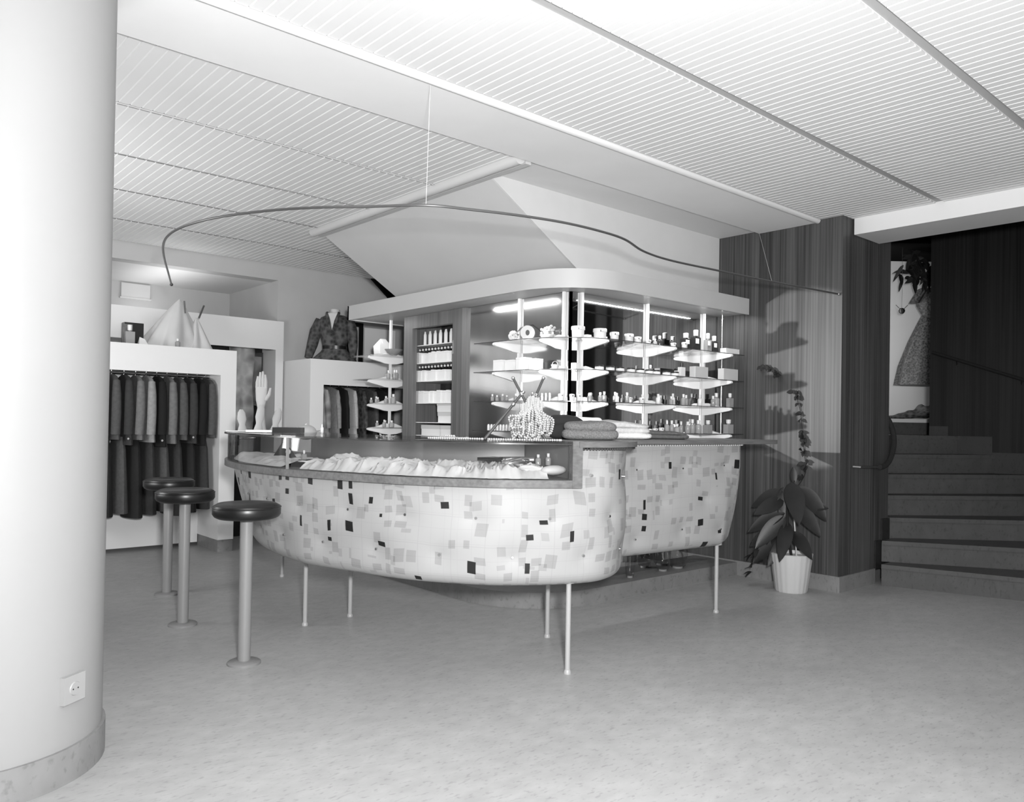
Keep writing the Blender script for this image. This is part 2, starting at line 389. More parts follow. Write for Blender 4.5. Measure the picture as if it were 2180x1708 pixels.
for y0, y1, xe in ((-2.6, -1.08, 5.28), (-1.04, 0.42, 5.28), (0.46, 1.18, 5.28), (1.225, 1.935, 5.28), (1.985, 2.675, 5.28)):
    part('ceiling_board', ribbed(-1.6, xe, y0, y1), 'ceiling_white', ceil)
for y0, y1, xe in ((3.175, 3.89, 2.80), (3.92, 4.645, 2.80), (4.67, 5.375, 2.80), (5.40, 6.185, 4.6), (6.205, 6.94, 4.6)):
    part('ceiling_board', ribbed(-1.6, xe, y0, y1), 'ceiling_white', ceil)
for y0, y1, xe in ((-1.08, -1.04, 5.28), (0.42, 0.46, 5.28), (1.18, 1.225, 5.28), (1.935, 1.985, 5.28), (2.675, 2.715, 5.28), (3.89, 3.92, 2.80), (4.645, 4.67, 2.80), (5.375, 5.40, 2.80), (6.185, 6.205, 4.6)):
    part('joint_strip', G().box(-1.6, xe, y0 - 0.004, y1 + 0.004, ZC + 0.010, ZC + 0.03), 'joint_grey', ceil)
part('plaster_band', G().box(-1.6, 5.14, 2.715, 3.15, ZC - 0.018, ZC + 0.04), 'plaster_band', ceil, 'smooth flat band across the ceiling')
part('plain_ceiling', G().box(2.86, 5.14, 3.15, 3.50, ZC, ZC + 0.04), 'ceiling_white', ceil)
part('edge_moulding', G().tube([(-1.6, 2.70, ZC - 0.004), (5.14, 2.70, ZC - 0.004)], 0.021, 10), 'moulding_white', ceil, 'bright rounded moulding along the ceiling band')
g = G().extrude([(3.15 + 0.0, ZC - 0.006), (3.172, ZC - 0.006), (3.172, ZC + 0.02), (3.15, ZC + 0.02)], 'x', -1.6, 2.8)
part('edge_strip', g, 'moulding_white', ceil)
# rounded trim where the stair soffit meets the ceiling
g = G().tube([(2.80, 3.16, ZC - 0.008), (2.80, 5.52, ZC - 0.008)], 0.034, 12)
g.box(2.84, 2.88, 3.16, 5.52, ZC - 0.03, ZC + 0.03)
grey('trim_white', 0.56, 0.5)
t1 = struct('trim_1', g, 'trim_white', 'rounded white trim along the top of the sloping stair soffit')
# beam over the stair opening
struct('trim_2', G().box(5.28, 5.66, -3.2, 2.51, 2.42, 2.58), 'moulding_white', 'white beam above the stair opening')
# sloping underside of the stair flight
g = G().extrude([(2.84, 2.535), (2.90, 2.60), (4.05, 1.92), (4.05, 1.809)], 'y', 3.505, 5.50)
struct('ceiling_stair_soffit', g, 'soffit_grey', 'grey sloping underside of the upper stair flight')
# flank wall over the canopy, light grey, cut off along the slope
g = G().extrude([(2.835, 2.535), (5.14, 2.535), (5.14, 1.93), (3.843, 1.93)], 'y', 3.49, 3.504)
struct('wall_back', g, 'wall_light', 'light grey wall above the canopy')
# far wall with alcove opening
struct('wall_far', G().box(3.18, 6.6, 6.95, 7.10, 0, ZC + 0.05), 'wall_grey', 'grey far wall')
struct('wall_far_header', G().box(-1.6, 3.18, 6.95, 7.10, 2.385, ZC + 0.05), 'wall_grey', 'grey header above the alcove')
struct('wall_alcove_side', G().box(3.18, 3.30, 7.10, 8.20, 0, 2.50), 'wall_grey', 'grey side wall of the alcove')
wa = struct('wall_alcove_back', G().box(-1.6, 3.18, 8.10, 8.25, 0, 2.50), 'wall_grey', 'grey back wall of the alcove')
struct('ceiling_alcove', G().box(-1.6, 3.18, 7.10, 8.10, 2.385, 2.45), 'ceiling_white', 'white lowered ceiling of the alcove')
# dark sloping stringer on the far wall under the soffit edge
g = G().extrude([(4.16, 2.53), (4.33, 2.53), (4.85, 2.10), (4.68, 2.10)], 'y', 6.92, 6.949)
struct('trim_3', g, 'dark_paint', 'dark sloping strip on the far wall')
# pillar: rounded end of a white wall
def rounded_rect(x0, x1, y0, y1, r, n=14):
    out = []
    for cx_, cy_, a0 in ((x1 - r, y1 - r, 0), (x0 + r, y1 - r, pi / 2), (x0 + r, y0 + r, pi), (x1 - r, y0 + r, 1.5 * pi)):
        out += [(cx_ + r * cos(a0 + pi / 2 * k / n), cy_ + r * sin(a0 + pi / 2 * k / n)) for k in range(n + 1)]
    return out
pil = struct('wall_pillar', G().prism(rounded_rect(-1.2, 0.735, 2.588, 3.34, 0.36), 0.10, ZC + 0.06, True), 'pillar_white', 'smooth white pillar with rounded end')
o = part('baseboard', G().prism(rounded_rect(-1.21, 0.745, 2.578, 3.35, 0.37), 0, 0.105, True), 'linoleum_skirting', pil)
# wood clad column beside the stairs
wc = struct('wall_column', G().box(5.14, 5.88, 2.52, 3.50, 0.10, ZC + 0.02).box(5.14, 5.30, 3.50, 3.62, 0.1, 1.93), 'wood_column', 'column clad in dark vertical grain veneer')
g = G().box(5.128, 5.14, 2.508, 3.48, 0, 0.105).box(5.14, 5.66, 2.508, 2.52, 0, 0.105)
part('baseboard', g, 'linoleum_skirting', wc)
g = G().box(5.66, 5.88, 2.506, 2.52, 0.10, 0.30).box(5.76, 5.88, 2.505, 2.52, 0.30, 0.45)
part('stepped_skirting', g, 'stair_skirt', wc)
# low plinth under the display, rounded corner
arc = [(3.55 + 0.55 * cos(a), 3.84 + 0.55 * sin(a)) for a in [pi + pi / 2 * k / 14 for k in range(15)]]
pl = [(3.0, 5.85)] + arc + [(5.14, 3.29), (5.14, 3.50), (3.55, 3.50), (3.55, 5.85)]
struct('trim_plinth', G().prism(pl, 0.0, 0.095, True), 'linoleum_skirting', 'low linoleum covered plinth with rounded corner')
# block behind the display: mirror faces on both sides of its corner
blk = struct('wall_block', G().box(3.545, 5.14, 3.495, 4.50, 0.095, 1.93).box(3.88, 5.14, 4.50, 5.40, 0.095, 1.93), 'wall_grey')
struct('wall_mirror_right', G().box(3.53, 5.14, 3.48, 3.495, 0.095, 1.93), 'mirror', 'tall mirror behind the cosmetics shelves')
struct('wall_mirror_left', G().box(3.53, 3.545, 3.48, 4.525, 0.095, 1.93), 'mirror_hazy', 'hazy mirror panel beside the stock cabinet')
# stairs
LP = [(5.624, 2.449), (5.735, 2.498), (5.877, 2.56), (6.029, 2.626), (6.181, 2.692), (6.323, 2.754), (6.485, 2.824)]
RP = [(5.875, 1.656), (6.196, 1.747), (6.598, 1.86), (6.942, 1.957), (7.229, 2.038), (7.516, 2.119), (7.803, 2.2)]
sl = (5.88 - 5.624) / (1.656 - 2.449)
stair = thing('staircase', None, None, (6.2, 2.0, 0)); stair['kind'] = 'structure'; stair['label'] = 'winding linoleum covered stairs beside the wood column'
for i in range(7):
    (lx, ly), (rx, ry) = LP[i], RP[i]; dx, dy = rx - lx, ry - ly; l = math.hypot(dx, dy); dx, dy = dx / l, dy / l
    a = (lx, ly) if i < 2 else (lx - dx * 0.9, ly - dy * 0.9)
    b = (rx + dx * 1.6, ry + dy * 1.6)
    nx, ny = -dy, dx
    if nx < 0: nx, ny = -nx, -ny
    poly = [a, b, (9.4, b[1]), (9.4, 4.4), (max(a[0], 5.9), 4.4)] if i >= 2 else [a, b, (9.4, b[1]), (9.4, 3.4), (5.895, 3.4), (5.895, ly)]
    z0, z1 = 0.15 * i, 0.15 * (i + 1)
    g = G().prism(poly, z0, z1 - 0.012)
    e = 0.012
    g.prism([(a[0] - nx * e, a[1] - ny * e), (b[0] - nx * e, b[1] - ny * e)] + poly[2:], z1 - 0.03, z1)
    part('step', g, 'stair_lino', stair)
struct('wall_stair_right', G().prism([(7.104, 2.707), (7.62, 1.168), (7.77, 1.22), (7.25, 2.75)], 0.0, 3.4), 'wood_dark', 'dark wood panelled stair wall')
struct('wall_stair_right_lower', G().prism([(7.62, 1.168), (8.05, -0.2), (8.2, -0.15), (7.77, 1.22)], 0.0, 3.4), 'wood_frame')  # out of view, made of paler wood to brighten the mirror's reflection
struct('wall_right', G().box(9.4, 9.6, -3.2, 9.2, 0, 3.5), 'wall_grey')
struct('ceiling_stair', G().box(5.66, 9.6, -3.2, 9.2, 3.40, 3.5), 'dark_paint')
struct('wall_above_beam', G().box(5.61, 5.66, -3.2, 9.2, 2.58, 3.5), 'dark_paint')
struct('wall_front_right', G().box(7.95, 9.4, -0.4, -0.2, 0, 3.4), 'wood_frame')  # also out of view and paler for the mirror's reflection
struct('wall_stair_light_block', G().box(5.8, 9.4, -1.15, -1.0, 0, 3.4), 'wood_frame')  # unseen wall added to keep outside light off the stairs
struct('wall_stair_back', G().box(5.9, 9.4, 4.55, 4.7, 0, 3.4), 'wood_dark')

# ================================================================== THE COUNTER
FRONT = smooth_path([(2.62, 5.42), (2.42, 5.40), (2.2, 5.25), (1.98, 4.95), (1.80, 4.58), (1.705, 4.22), (1.675, 3.9), (1.695, 3.57), (1.765, 3.28), (1.89, 2.89), (2.065, 2.62), (2.21, 2.48), (2.44, 2.35), (2.63, 2.31), (2.82, 2.37), (2.94, 2.49), (2.985, 2.62), (2.99, 2.80)], 0.03)
# outward (towards the customers) is to the right of travel, i.e. -normal
BACK = [(2.74, 5.22), (2.60, 5.02), (2.44, 4.75), (2.33, 4.45), (2.27, 4.15), (2.255, 3.9), (2.29, 3.6), (2.37, 3.36), (2.52, 3.14), (2.72, 3.0), (2.95, 2.96)]
def nearest(p):
    return min(range(len(FRONT)), key=lambda i: math.dist(FRONT[i], p))
iV = nearest((2.44, 2.35)); iP = nearest((1.695, 3.57))
ARC = [0.0]
for a, b in zip(FRONT, FRONT[1:]): ARC.append(ARC[-1] + math.dist(a, b))
NF = normals(FRONT)
def front_at(s, out):
    i = min(max(0, next((k for k in range(len(ARC) - 1) if ARC[k + 1] >= s), len(ARC) - 2)), len(ARC) - 2)
    t = (s - ARC[i]) / (ARC[i + 1] - ARC[i])
    x = FRONT[i][0] * (1 - t) + FRONT[i + 1][0] * t; y = FRONT[i][1] * (1 - t) + FRONT[i + 1][1] * t
    nx = NF[i][0] * (1 - t) + NF[i + 1][0] * t; ny = NF[i][1] * (1 - t) + NF[i + 1][1] * t
    return (x - nx * out, y - ny * out)
SV, SE = ARC[iV], ARC[-1]
S0 = 0.25
buttons = []
zrow = (0.50, 0.665)
k = 0
s_ = SV + 0.06 - 12 * 0.335
for j in range(16):
    buttons.append((s_ + 0.335 * j - 0.17, 0.69)); buttons.append((s_ + 0.335 * j, 0.525))
buttons.append((SV + 0.09, 0.875)); buttons.append((SV + 0.40, 0.86))
buttons = [b for b in buttons if S0 + 0.12 < b[0] < SE - 0.08]
def dimple(s, z, bl):
    d = 0.0
    for bs, bz in bl:
        r2 = ((s - bs) / 0.075) ** 2 + ((z - bz) / 0.06) ** 2
        if r2 < 9: d -= 0.009 * math.exp(-r2) + 0.011 * math.exp(-math.sqrt(r2) * 2.6)
    return d
def body_profile(v, ztop, zb=0.395):
    # v 0..1 from under the belly, round the lower edge, up to ztop: (inset, z, length along)
    L0, L1 = 0.10, 0.085; L2 = ztop - zb - 0.055; T = L0 + L1 + L2; q = v * T
    if q < L0: return (-0.055 - (L0 - q), zb, q)
    if q < L0 + L1:
        a = (q - L0) / L1 * pi / 2; return (-0.055 + 0.055 * sin(a), zb + 0.055 * (1 - cos(a)), q)
    return (0.0, zb + 0.055 + (q - L0 - L1), q)
ct = thing('sales_counter', 'curved sales counter with glass showcase and padded mosaic print front on thin legs', 'counter', (2.3, 3.4, 0))
def body_patch(s0, s1, z0, z1, lower, bl, pos, lean, ns, nz):
    g = G()
    def fn(u, v):
        s = s0 + (s1 - s0) * u
        if lower: ins, z, q = body_profile(v, z1)
        else: ins, z = 0.0, z0 + (z1 - z0) * v
        o = ins + dimple(s, z, bl) + 0.012 * max(0, sin(pi * min(1, max(0, (z - 0.42) / 0.42)))) - lean(s) * max(0, (0.86 - z) / 0.45)
        x, y = pos(s, o - 0.03); return (x, y, z)
    def uv(u, v):
        s = s0 + (s1 - s0) * u
        z = (body_profile(v, z1)[2] + 0.25) if lower else (0.25 + 0.10 + 0.085 + (z0 - 0.395 - 0.055) + (z1 - z0) * v)
        return (s, z)
    g.grid(fn, ns, nz, True, uv)
    return g
lean1 = lambda s: 0.02 + 0.11 * max(0, min(1, (2.35 - s) / 1.1))
g = body_patch(S0, SV, 0, 0.825, True, buttons, front_at, lean1, 170, 40)
part('padded_front', g, 'mosaic_vinyl', ct, 'button tufted vinyl printed with grey and black mosaic patches')
g = body_patch(SV, SE, 0, 0.995, True, buttons, front_at, lean1, 60, 50)
part('padded_front', g, 'mosaic_vinyl', ct)
for bs, bz in buttons:
    x, y = front_at(bs, -0.03 - lean1(bs) * max(0, (0.86 - bz) / 0.45) - 0.02); x2, y2 = front_at(bs, -0.03 - lean1(bs) * max(0, (0.86 - bz) / 0.45) + 0.0)
    part('button', G().cyl((x, y, bz), (x2, y2, bz), 0.0075, 0.006, 10), 'metal', ct)
# carcass behind the upholstery, showcase floor, rails
iS = next(i for i in range(len(ARC)) if ARC[i] >= S0 + 0.02)
inner = offset(FRONT, 0.15)
part('carcass', G().prism(inner[iS:] + BACK[::-1], 0.42, 0.80), 'panel_white', ct)
fr = offset(FRONT, -0.012)
part('showcase_base', G().prism(fr[:iV + 1] + [(2.72, 3.0)] + BACK[:9][::-1], 0.826, 0.858), 'wood_rail', ct, 'wooden rail under the showcase glass')
part('back_panel', G().strip(BACK[:10], 0.858, 1.008, -0.015), 'vitrine_back', ct)
a, b = FRONT[iV], (2.72, 3.0)
part('back_panel', G().prism([a, b, (b[0] + 0.015, b[1]), (a[0] + 0.015, a[1])], 0.858, 1.008), 'vitrine_back', ct)
def glass_run(i0, i1):
    return G().strip(offset(FRONT, 0.004)[i0:i1 + 1], 0.858, 1.010, 0.006)
part('glass_pane', glass_run(0, iP), 'pane_glass', ct); part('glass_pane', glass_run(iP + 1, iV - 1), 'pane_glass', ct)
top_poly = offset(FRONT, -0.015)[:iV] + [(2.70, 2.98)] + BACK[:9][::-1]
gt = part('glass_top', G().prism(top_poly, 1.012, 1.021), 'pane_glass', ct)
part('dark_edge', G().strip(offset(FRONT, -0.016)[:iV], 1.009, 1.0145, 0.003), 'glass_edge', gt)
px_, py_ = FRONT[iP]
part('glazing_bar', G().obox((px_ + 0.004, py_, 0.934), 0.010, 0.012, 0.152, 0.1), 'stool_grey', ct)
xv, yv = FRONT[iV]
part('corner_post', G().obox((xv + 0.0, yv + 0.012, 0.925), 0.045, 0.05, 0.20, -0.45), 'wood_rail', ct)
# continuous wooden top of the right hand part
rt_front = offset(FRONT, -0.02)[iV:nearest((2.94, 2.49)) + 1]
top2 = rt_front + [(2.99, 2.60), (3.06, 2.625), (3.6, 2.575), (4.28, 2.505), (4.345, 2.52), (4.36, 2.58), (4.36, 2.98), (2.95, 3.02), (2.70, 2.98)]
part('wooden_top', G().prism(top2, 0.998, 1.022), 'wood_rail', ct, 'thin wooden worktop')
g = G()
for i in range(iV, nearest((2.95, 2.5))):
    for t in (0.0, 0.5):
        x = fr[i][0] * (1 - t) + fr[i + 1][0] * t; y = fr[i][1] * (1 - t) + fr[i + 1][1] * t
        g.ball((x + 0.004, y + 0.012, 0.991), 0.006, 6, 4)
part('nail_trim', g, 'dark_metal', ct, kind='stuff')
# second section, set back, straight front
S2P = smooth_path([(3.0, 2.60), (3.03, 2.685), (3.2, 2.672), (3.6, 2.635), (4.02, 2.595), (4.13, 2.60), (4.175, 2.68), (4.18, 2.86)], 0.03)
A2 = [0.0]
for a, b in zip(S2P, S2P[1:]): A2.append(A2[-1] + math.dist(a, b))
N2 = normals(S2P)
def second_at(s, out):
    i = min(next((k for k in range(len(A2) - 1) if A2[k + 1] >= s), len(A2) - 2), len(A2) - 2); t = (s - A2[i]) / (A2[i + 1] - A2[i])
    x = S2P[i][0] * (1 - t) + S2P[i + 1][0] * t; y = S2P[i][1] * (1 - t) + S2P[i + 1][1] * t
    return (x - N2[i][0] * out, y - N2[i][1] * out)
b2 = [(0.33, 0.86), (0.33 + 0.36, 0.86), (0.16, 0.68), (0.51, 0.68), (0.87, 0.68), (0.33, 0.49), (0.69, 0.52), (1.02, 0.50), (1.04, 0.87)]
lean2 = lambda s: 0.02 + (0.06 if s > 1.05 else 0.0) * min(1, (s - 1.05) / 0.1 if s > 1.05 else 0)
g = body_patch(0, A2[-1], 0, 0.995, True, b2, second_at, lean2, 90, 50)
part('padded_front', g, 'mosaic_vinyl', ct)
for bs, bz in b2:
    x, y = second_at(bs, -0.075); x2, y2 = second_at(bs, -0.045)
    part('button', G().cyl((x, y, bz), (x2, y2, bz), 0.006, 0.005, 10), 'metal', ct)
part('carcass', G().prism([(3.05, 2.78), (4.05, 2.72), (4.07, 2.95), (3.05, 2.98)], 0.41, 0.99), 'panel_white', ct)
g = G()
for k in range(62):
    x, y = second_at(0.10 + k * 0.019, -0.02); g.ball((x, y, 0.991), 0.0055, 6, 4)
part('nail_trim', g, 'cap_white', ct, kind='stuff')
for x, y in ((2.495, 2.445), (2.832, 2.924), (3.995, 2.70), (1.966, 3.885), (2.251, 3.91), (2.442, 5.18)):
    l = part('leg', G().cyl((x, y, 0.012), (x, y, 0.43), 0.0115, n=14), 'leg_cream', ct)
    part('foot', G().lathe([(0.017, 0), (0.017, 0.010), (0.0125, 0.018)], (x, y, 0), 14), 'leg_cream', l)
    part('bracket', G().cyl((x, y, 0.40), (x, y, 0.412), 0.03, n=14), 'leg_cream', l)

# ------------------------------------------------------------------ bar stools
def stool(loc, label):
    t = thing('bar_stool', label, 'stool', (loc[0], loc[1], 0), 'bar stools in front of the counter')
    c = (loc[0], loc[1], 0)
    st = part('seat', G().lathe([(0.02, 0.655), (0.125, 0.652), (0.140, 0.660), (0.148, 0.672), (0.148, 0.694), (0.143, 0.709), (0.125, 0.719), (0.07, 0.7225), (0.004, 0.723)], c, 36), 'seat_black', t, 'round black upholstered seat')
    part('piping', G().tube([(c[0] + 0.1465 * cos(2 * pi * k / 36), c[1] + 0.1465 * sin(2 * pi * k / 36), 0.702) for k in range(37)], 0.0035, 6), 'seat_black', st)
    part('column', G().cyl((c[0], c[1], 0.012), (c[0], c[1], 0.655), 0.028, n=24), 'stool_grey', t)
    part('base_flange', G().lathe([(0.073, 0), (0.073, 0.008), (0.066, 0.013), (0.030, 0.016)], c, 32), 'stool_grey', t)
stool((1.451, 3.447), 'black topped bar stool on grey column standing alone close to the counter front')
stool((1.465, 4.282), 'black topped bar stool standing between the two other stools')
stool((1.637, 5.077), 'black topped bar stool close to the hanging jackets, behind another stool')

# ------------------------------------------------------------------ power socket on the pillar
cx_, cy_ = 0.375, 2.948; a = -pi / 2 + 0.62
px_, py_ = cx_ + 0.36 * cos(a), cy_ + 0.36 * sin(a)
t = thing('power_socket', 'square white power socket low on the rounded pillar', 'socket', (px_, py_, 0.28))
n_ = Vector((cos(a), sin(a), 0)); rz = a + pi / 2
part('plate', G().obox(Vector((px_, py_, 0.28)) + n_ * 0.003, 0.082, 0.022, 0.082, rz), 'socket_white', t)
p = Vector((px_, py_, 0.28)) + n_ * 0.014
part('outlet', G().cyl(p, p + n_ * 0.003, 0.021, 0.019, 20), 'socket_white', t)
g = G(); tt = Vector((-sin(a), cos(a), 0))
for q in (-0.0095, 0.0095): g.cyl(p + n_ * 0.0025 + tt * q, p + n_ * 0.0036 + tt * q, 0.0024, n=8)
part('pin_hole', g, 'card_black', t)

# ================================================================== CANOPY AND COSMETICS SHELVES
def corner_path(xl, yf, r, y_end, x_end, n=18):
    return [(xl, y_end)] + [(xl + r + r * cos(pi + pi / 2 * k / n), yf + r + r * sin(pi + pi / 2 * k / n)) for k in range(n + 1)] + [(x_end, yf)]
cpath = corner_path(3.275, 3.225, 0.46, 5.82, 5.14)
cn = thing('display_canopy', 'white canopy with rounded corner above the cosmetics shelves', 'canopy', (4.0, 3.6, 1.93))
part('fascia', G().strip(cpath, 1.925, 2.042, 0.02), 'canopy_white', cn)
part('fascia_end', G().box(3.275, 3.95, 5.80, 5.82, 1.925, 2.042), 'canopy_white', cn)
part('underside', G().prism(offset(cpath, 0.01) + [(5.14, 3.49), (3.53, 3.49), (3.53, 5.3), (3.95, 5.3), (3.95, 5.81)], 1.932, 1.948), 'canopy_white', cn)
part('top_board', G().prism(offset(cpath, 0.01) + [(5.14, 3.49), (3.53, 3.49), (3.53, 5.3), (3.95, 5.3), (3.95, 5.81)], 2.02, 2.036), 'canopy_white', cn)

for nm, x0, x1, y0, y1 in (('added_strip_light', 3.80, 5.05, 3.262, 3.280), ('added_strip_light', 3.318, 3.336, 3.80, 4.45), ('added_strip_light', 3.318, 3.336, 5.40, 5.75)):  # strips added under the canopy to brighten shelves and brackets
    o_ = part(nm, G().box(x0, x1, y0, y1, 1.930, 1.934), 'cap_white', cn, 'slim added strip light under the canopy edge')
    horiz = x1 - x0 > y1 - y0; c_ = ((x0 + x1) / 2, (y0 + y1) / 2, 1.9285)
    tg = (c_[0], c_[1] + 0.10, 1.3) if horiz else (c_[0] + 0.10, c_[1], 1.3)
    lt = bpy.data.lights.new('added_canopy_strip', 'AREA'); lt.shape = 'RECTANGLE'; lt.size = 0.016; lt.size_y = max(x1 - x0, y1 - y0); lt.energy = 3.8 * lt.size_y  # area light of each added strip
    lo_ = bpy.data.objects.new('added_canopy_strip', lt); COL.objects.link(lo_); lo_.location = c_
    zax = -(Vector(tg) - Vector(c_)).normalized(); yax = Vector((1, 0, 0)) if horiz else Vector((0, 1, 0)); xax = yax.cross(zax)
    lo_.matrix_world = Matrix(((xax.x, yax.x, zax.x, c_[0]), (xax.y, yax.y, zax.y, c_[1]), (xax.z, yax.z, zax.z, c_[2]), (0, 0, 0, 1)))
LEV = (1.622, 1.428, 1.233, 1.04)
sh = thing('cosmetics_shelving', 'glass shelves on white posts with wedge brackets in front of the mirrors', 'shelves', (4.2, 3.4, 0.095))
spath = corner_path(3.30, 3.25, 0.43, 4.16, 5.125)
for z in LEV:
    q = part('glass_shelf', G().prism(offset(spath, 0.0) + [(5.125, 3.472), (3.522, 3.472), (3.522, 4.16)], z, z + 0.006), 'shelf_glass', sh)
    part('dark_edge', G().strip(offset(spath, -0.001), z + 0.001, z + 0.005, 0.0015), 'glass_edge', q)
def wedge(bx, by, dx, dy, L, z, parent):
    # vertical plate, tall at the post and narrow rounded tip
    prof = [(0, 0.034), (0.05, 0.034), (L * 0.6, 0.008), (L - 0.01, -0.001), (L, -0.006), (L, -0.016), (L - 0.012, -0.022), (L * 0.5, -0.040), (0.06, -0.052), (0, -0.056)]
    nx, ny = -dy * 0.011, dx * 0.011; g = G(); n = len(prof)
    A = [(bx + dx * l + nx, by + dy * l + ny, z + h) for l, h in prof]; B = [(bx + dx * l - nx, by + dy * l - ny, z + h) for l, h in prof]
    g.add(A + B, [tuple(range(n)), tuple(range(n, 2 * n))[::-1]] + [(i, n + i, n + (i + 1) % n, (i + 1) % n) for i in range(n)])
    return part('bracket', g, 'bracket_white', parent)
for bx, by, dx, dy, L in ((4.93, 3.470, 0, -1, 0.245), (4.27, 3.470, 0, -1, 0.245), (3.62, 3.470, 0, -1, 0.225), (3.520, 3.53, -1, 0, 0.20), (3.520, 3.95, -1, 0, 0.225)):
    part('post', G().box(bx - 0.009, bx + 0.009, by - 0.009, by + 0.009, 0.96, 1.932), 'post_white', sh)
    for z in LEV: wedge(bx, by, dx, dy, L, z, sh)
part('hanging_tube', G().cyl((5.06, 3.40, 1.045), (5.06, 3.40, 1.932), 0.006, n=10), 'metal', sh)
# shorter shelving at the canopy's end, beyond the stock cabinet
s2 = thing('end_shelving', 'short glass shelves on one white post beyond the stock cabinet', 'shelves', (3.55, 5.58, 0.095))
part('post', G().box(3.542, 3.560, 5.577, 5.595, 0.095, 1.932), 'post_white', s2)
part('rear_post', G().box(3.545, 3.557, 5.715, 5.727, 0.095, 1.04), 'post_white', s2)
for z in LEV:
    q = part('glass_shelf', G().prism([(3.31, 5.38), (3.80, 5.38), (3.80, 5.78), (3.31, 5.78)], z, z + 0.006), 'shelf_glass', s2)
    wedge(3.551, 5.586, -1, 0, 0.21, z, s2); wedge(3.551, 5.586, 1, 0, 0.21, z, s2)

# stock cabinet recessed between the mirror and the end shelving
cb = thing('stock_cabinet', 'tall stock cabinet with grey wooden frame full of white packets', 'cabinet', (3.6, 4.93, 0.095))
g = G().box(3.515, 3.56, 5.215, 5.335, 0.095, 1.93)
part('frame_stile', g, 'wood_frame', cb); part('frame_stile', G().box(3.505, 3.56, 4.526, 4.675, 0.095, 1.93), 'wood_frame', cb)
part('frame_rail', G().box(3.515, 3.56, 4.675, 5.215, 1.83, 1.93), 'wood_frame', cb)
part('side_panel', G().box(3.56, 3.88, 5.31, 5.335, 0.095, 1.93), 'wood_frame', cb); part('side_panel', G().box(3.56, 3.88, 4.505, 4.53, 0.095, 1.93), 'panel_white', cb)
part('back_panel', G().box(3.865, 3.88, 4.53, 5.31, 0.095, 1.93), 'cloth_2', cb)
CZ = (1.700, 1.558, 1.416, 1.244, 1.092, 0.99)
for z in CZ: part('shelf', G().box(3.57, 3.865, 4.53, 5.31, z - 0.006, z), 'card_white', cb)
part('door_handle', G().box(3.497, 3.506, 4.655, 4.665, 1.60, 1.70), 'metal', cb)
def packet(name, w, d, h, mat, label, cat, group):
    g = G().box(-d / 2, d / 2, -w / 2, w / 2, 0, h); return g
# packets on the cabinet shelves
def tube_proto():
    t = thing('powder_tube', 'slim white capped tube standing on a stock cabinet shelf', 'tube', (3.66, 4.70, CZ[0]), 'tubes in the stock cabinet')
    l = (3.66, 4.70, CZ[0])
    part('body', G().lathe([(0.013, 0), (0.013, 0.085), (0.008, 0.10)], l, 10), 'jar_white', t); part('cap', G().cyl((l[0], l[1], l[2] + 0.10), (l[0], l[1], l[2] + 0.112), 0.007, n=8), 'cap_white', t)
    return t
tp = tube_proto()
for k in range(1, 15): copy_tree(tp, (3.62 + 0.02 * (k % 2), 4.70 + k * 0.035, CZ[0]))
def carton(name, label, group, x, y, z, d, w, h, mat, rz=0, cat='box', mark=True):
    t = thing(name, label, cat, (x, y, z), group)
    part('body', G().obox((x, y, z + h / 2), d, w, h, rz), mat, t)
    g = G().obox((x, y, z + h * 0.86), d * 1.01, w * 1.01, h * 0.02, rz)
    part('lid_seam', g, 'card_cream', t)
    return t
c0 = carton('carton', 'narrow white carton in the row right below the capped tubes', 'upper carton row in the stock cabinet', 3.66, 4.70, CZ[1], 0.10, 0.036, 0.085, 'card_white')
for zi, h in ((1, 1.0), (2, 1.0), (3, 1.1)):
    for k in range(15):
        if zi == 1 and k == 0: continue
        copy_tree(c0, (3.64 + random.uniform(-.012, .012), 4.70 + k * 0.0385, CZ[zi]), label=(None, 'narrow white carton in the row right below the capped tubes', 'narrow white carton in the middle one of three carton rows', 'narrow white carton in the row above the flat boxes')[zi], group=(None, 'upper carton row in the stock cabinet', 'middle carton row in the stock cabinet', 'lower carton row in the stock cabinet')[zi], scale=(1, 1, h * random.uniform(0.9, 1.05)))
d0 = thing('vial', 'tiny dark vial with white cap lying on cartons in the stock cabinet', 'vial', (3.60, 4.71, CZ[1] + 0.10), 'vials in the stock cabinet')
part('body', G().cyl((3.60, 4.71, CZ[1] + 0.092), (3.60, 4.71, CZ[1] + 0.120), 0.011, n=8), 'bottle_dark', d0); part('cap', G().cyl((3.585, 4.71, CZ[1] + 0.106), (3.592, 4.71, CZ[1] + 0.106), 0.009, n=8), 'cap_white', d0)
for k in range(1, 13):
    copy_tree(d0, (3.60, 4.71 + 0.042 * k, CZ[1] + 0.10)); copy_tree(d0, (3.60, 4.71 + 0.042 * k, CZ[2] + 0.105))
b0 = thing('white_box', 'flat white box on the lowest stock cabinet shelves', 'box', (3.68, 4.82, CZ[5]), 'flat boxes low in the stock cabinet')
part('body', G().box(3.60, 3.80, 4.69, 4.93, CZ[5], CZ[5] + 0.075), 'card_white', b0); part('lid', G().box(3.597, 3.803, 4.687, 4.933, CZ[5] + 0.05, CZ[5] + 0.08), 'card_cream', b0)
copy_tree(b0, (3.68, 5.08, CZ[5])); copy_tree(b0, (3.68, 4.86, CZ[4]), 'flat white box lying under another box below the cartons'); copy_tree(b0, (3.70, 4.90, CZ[4] + 0.081), 'flat white box lying on top of another box below the cartons')

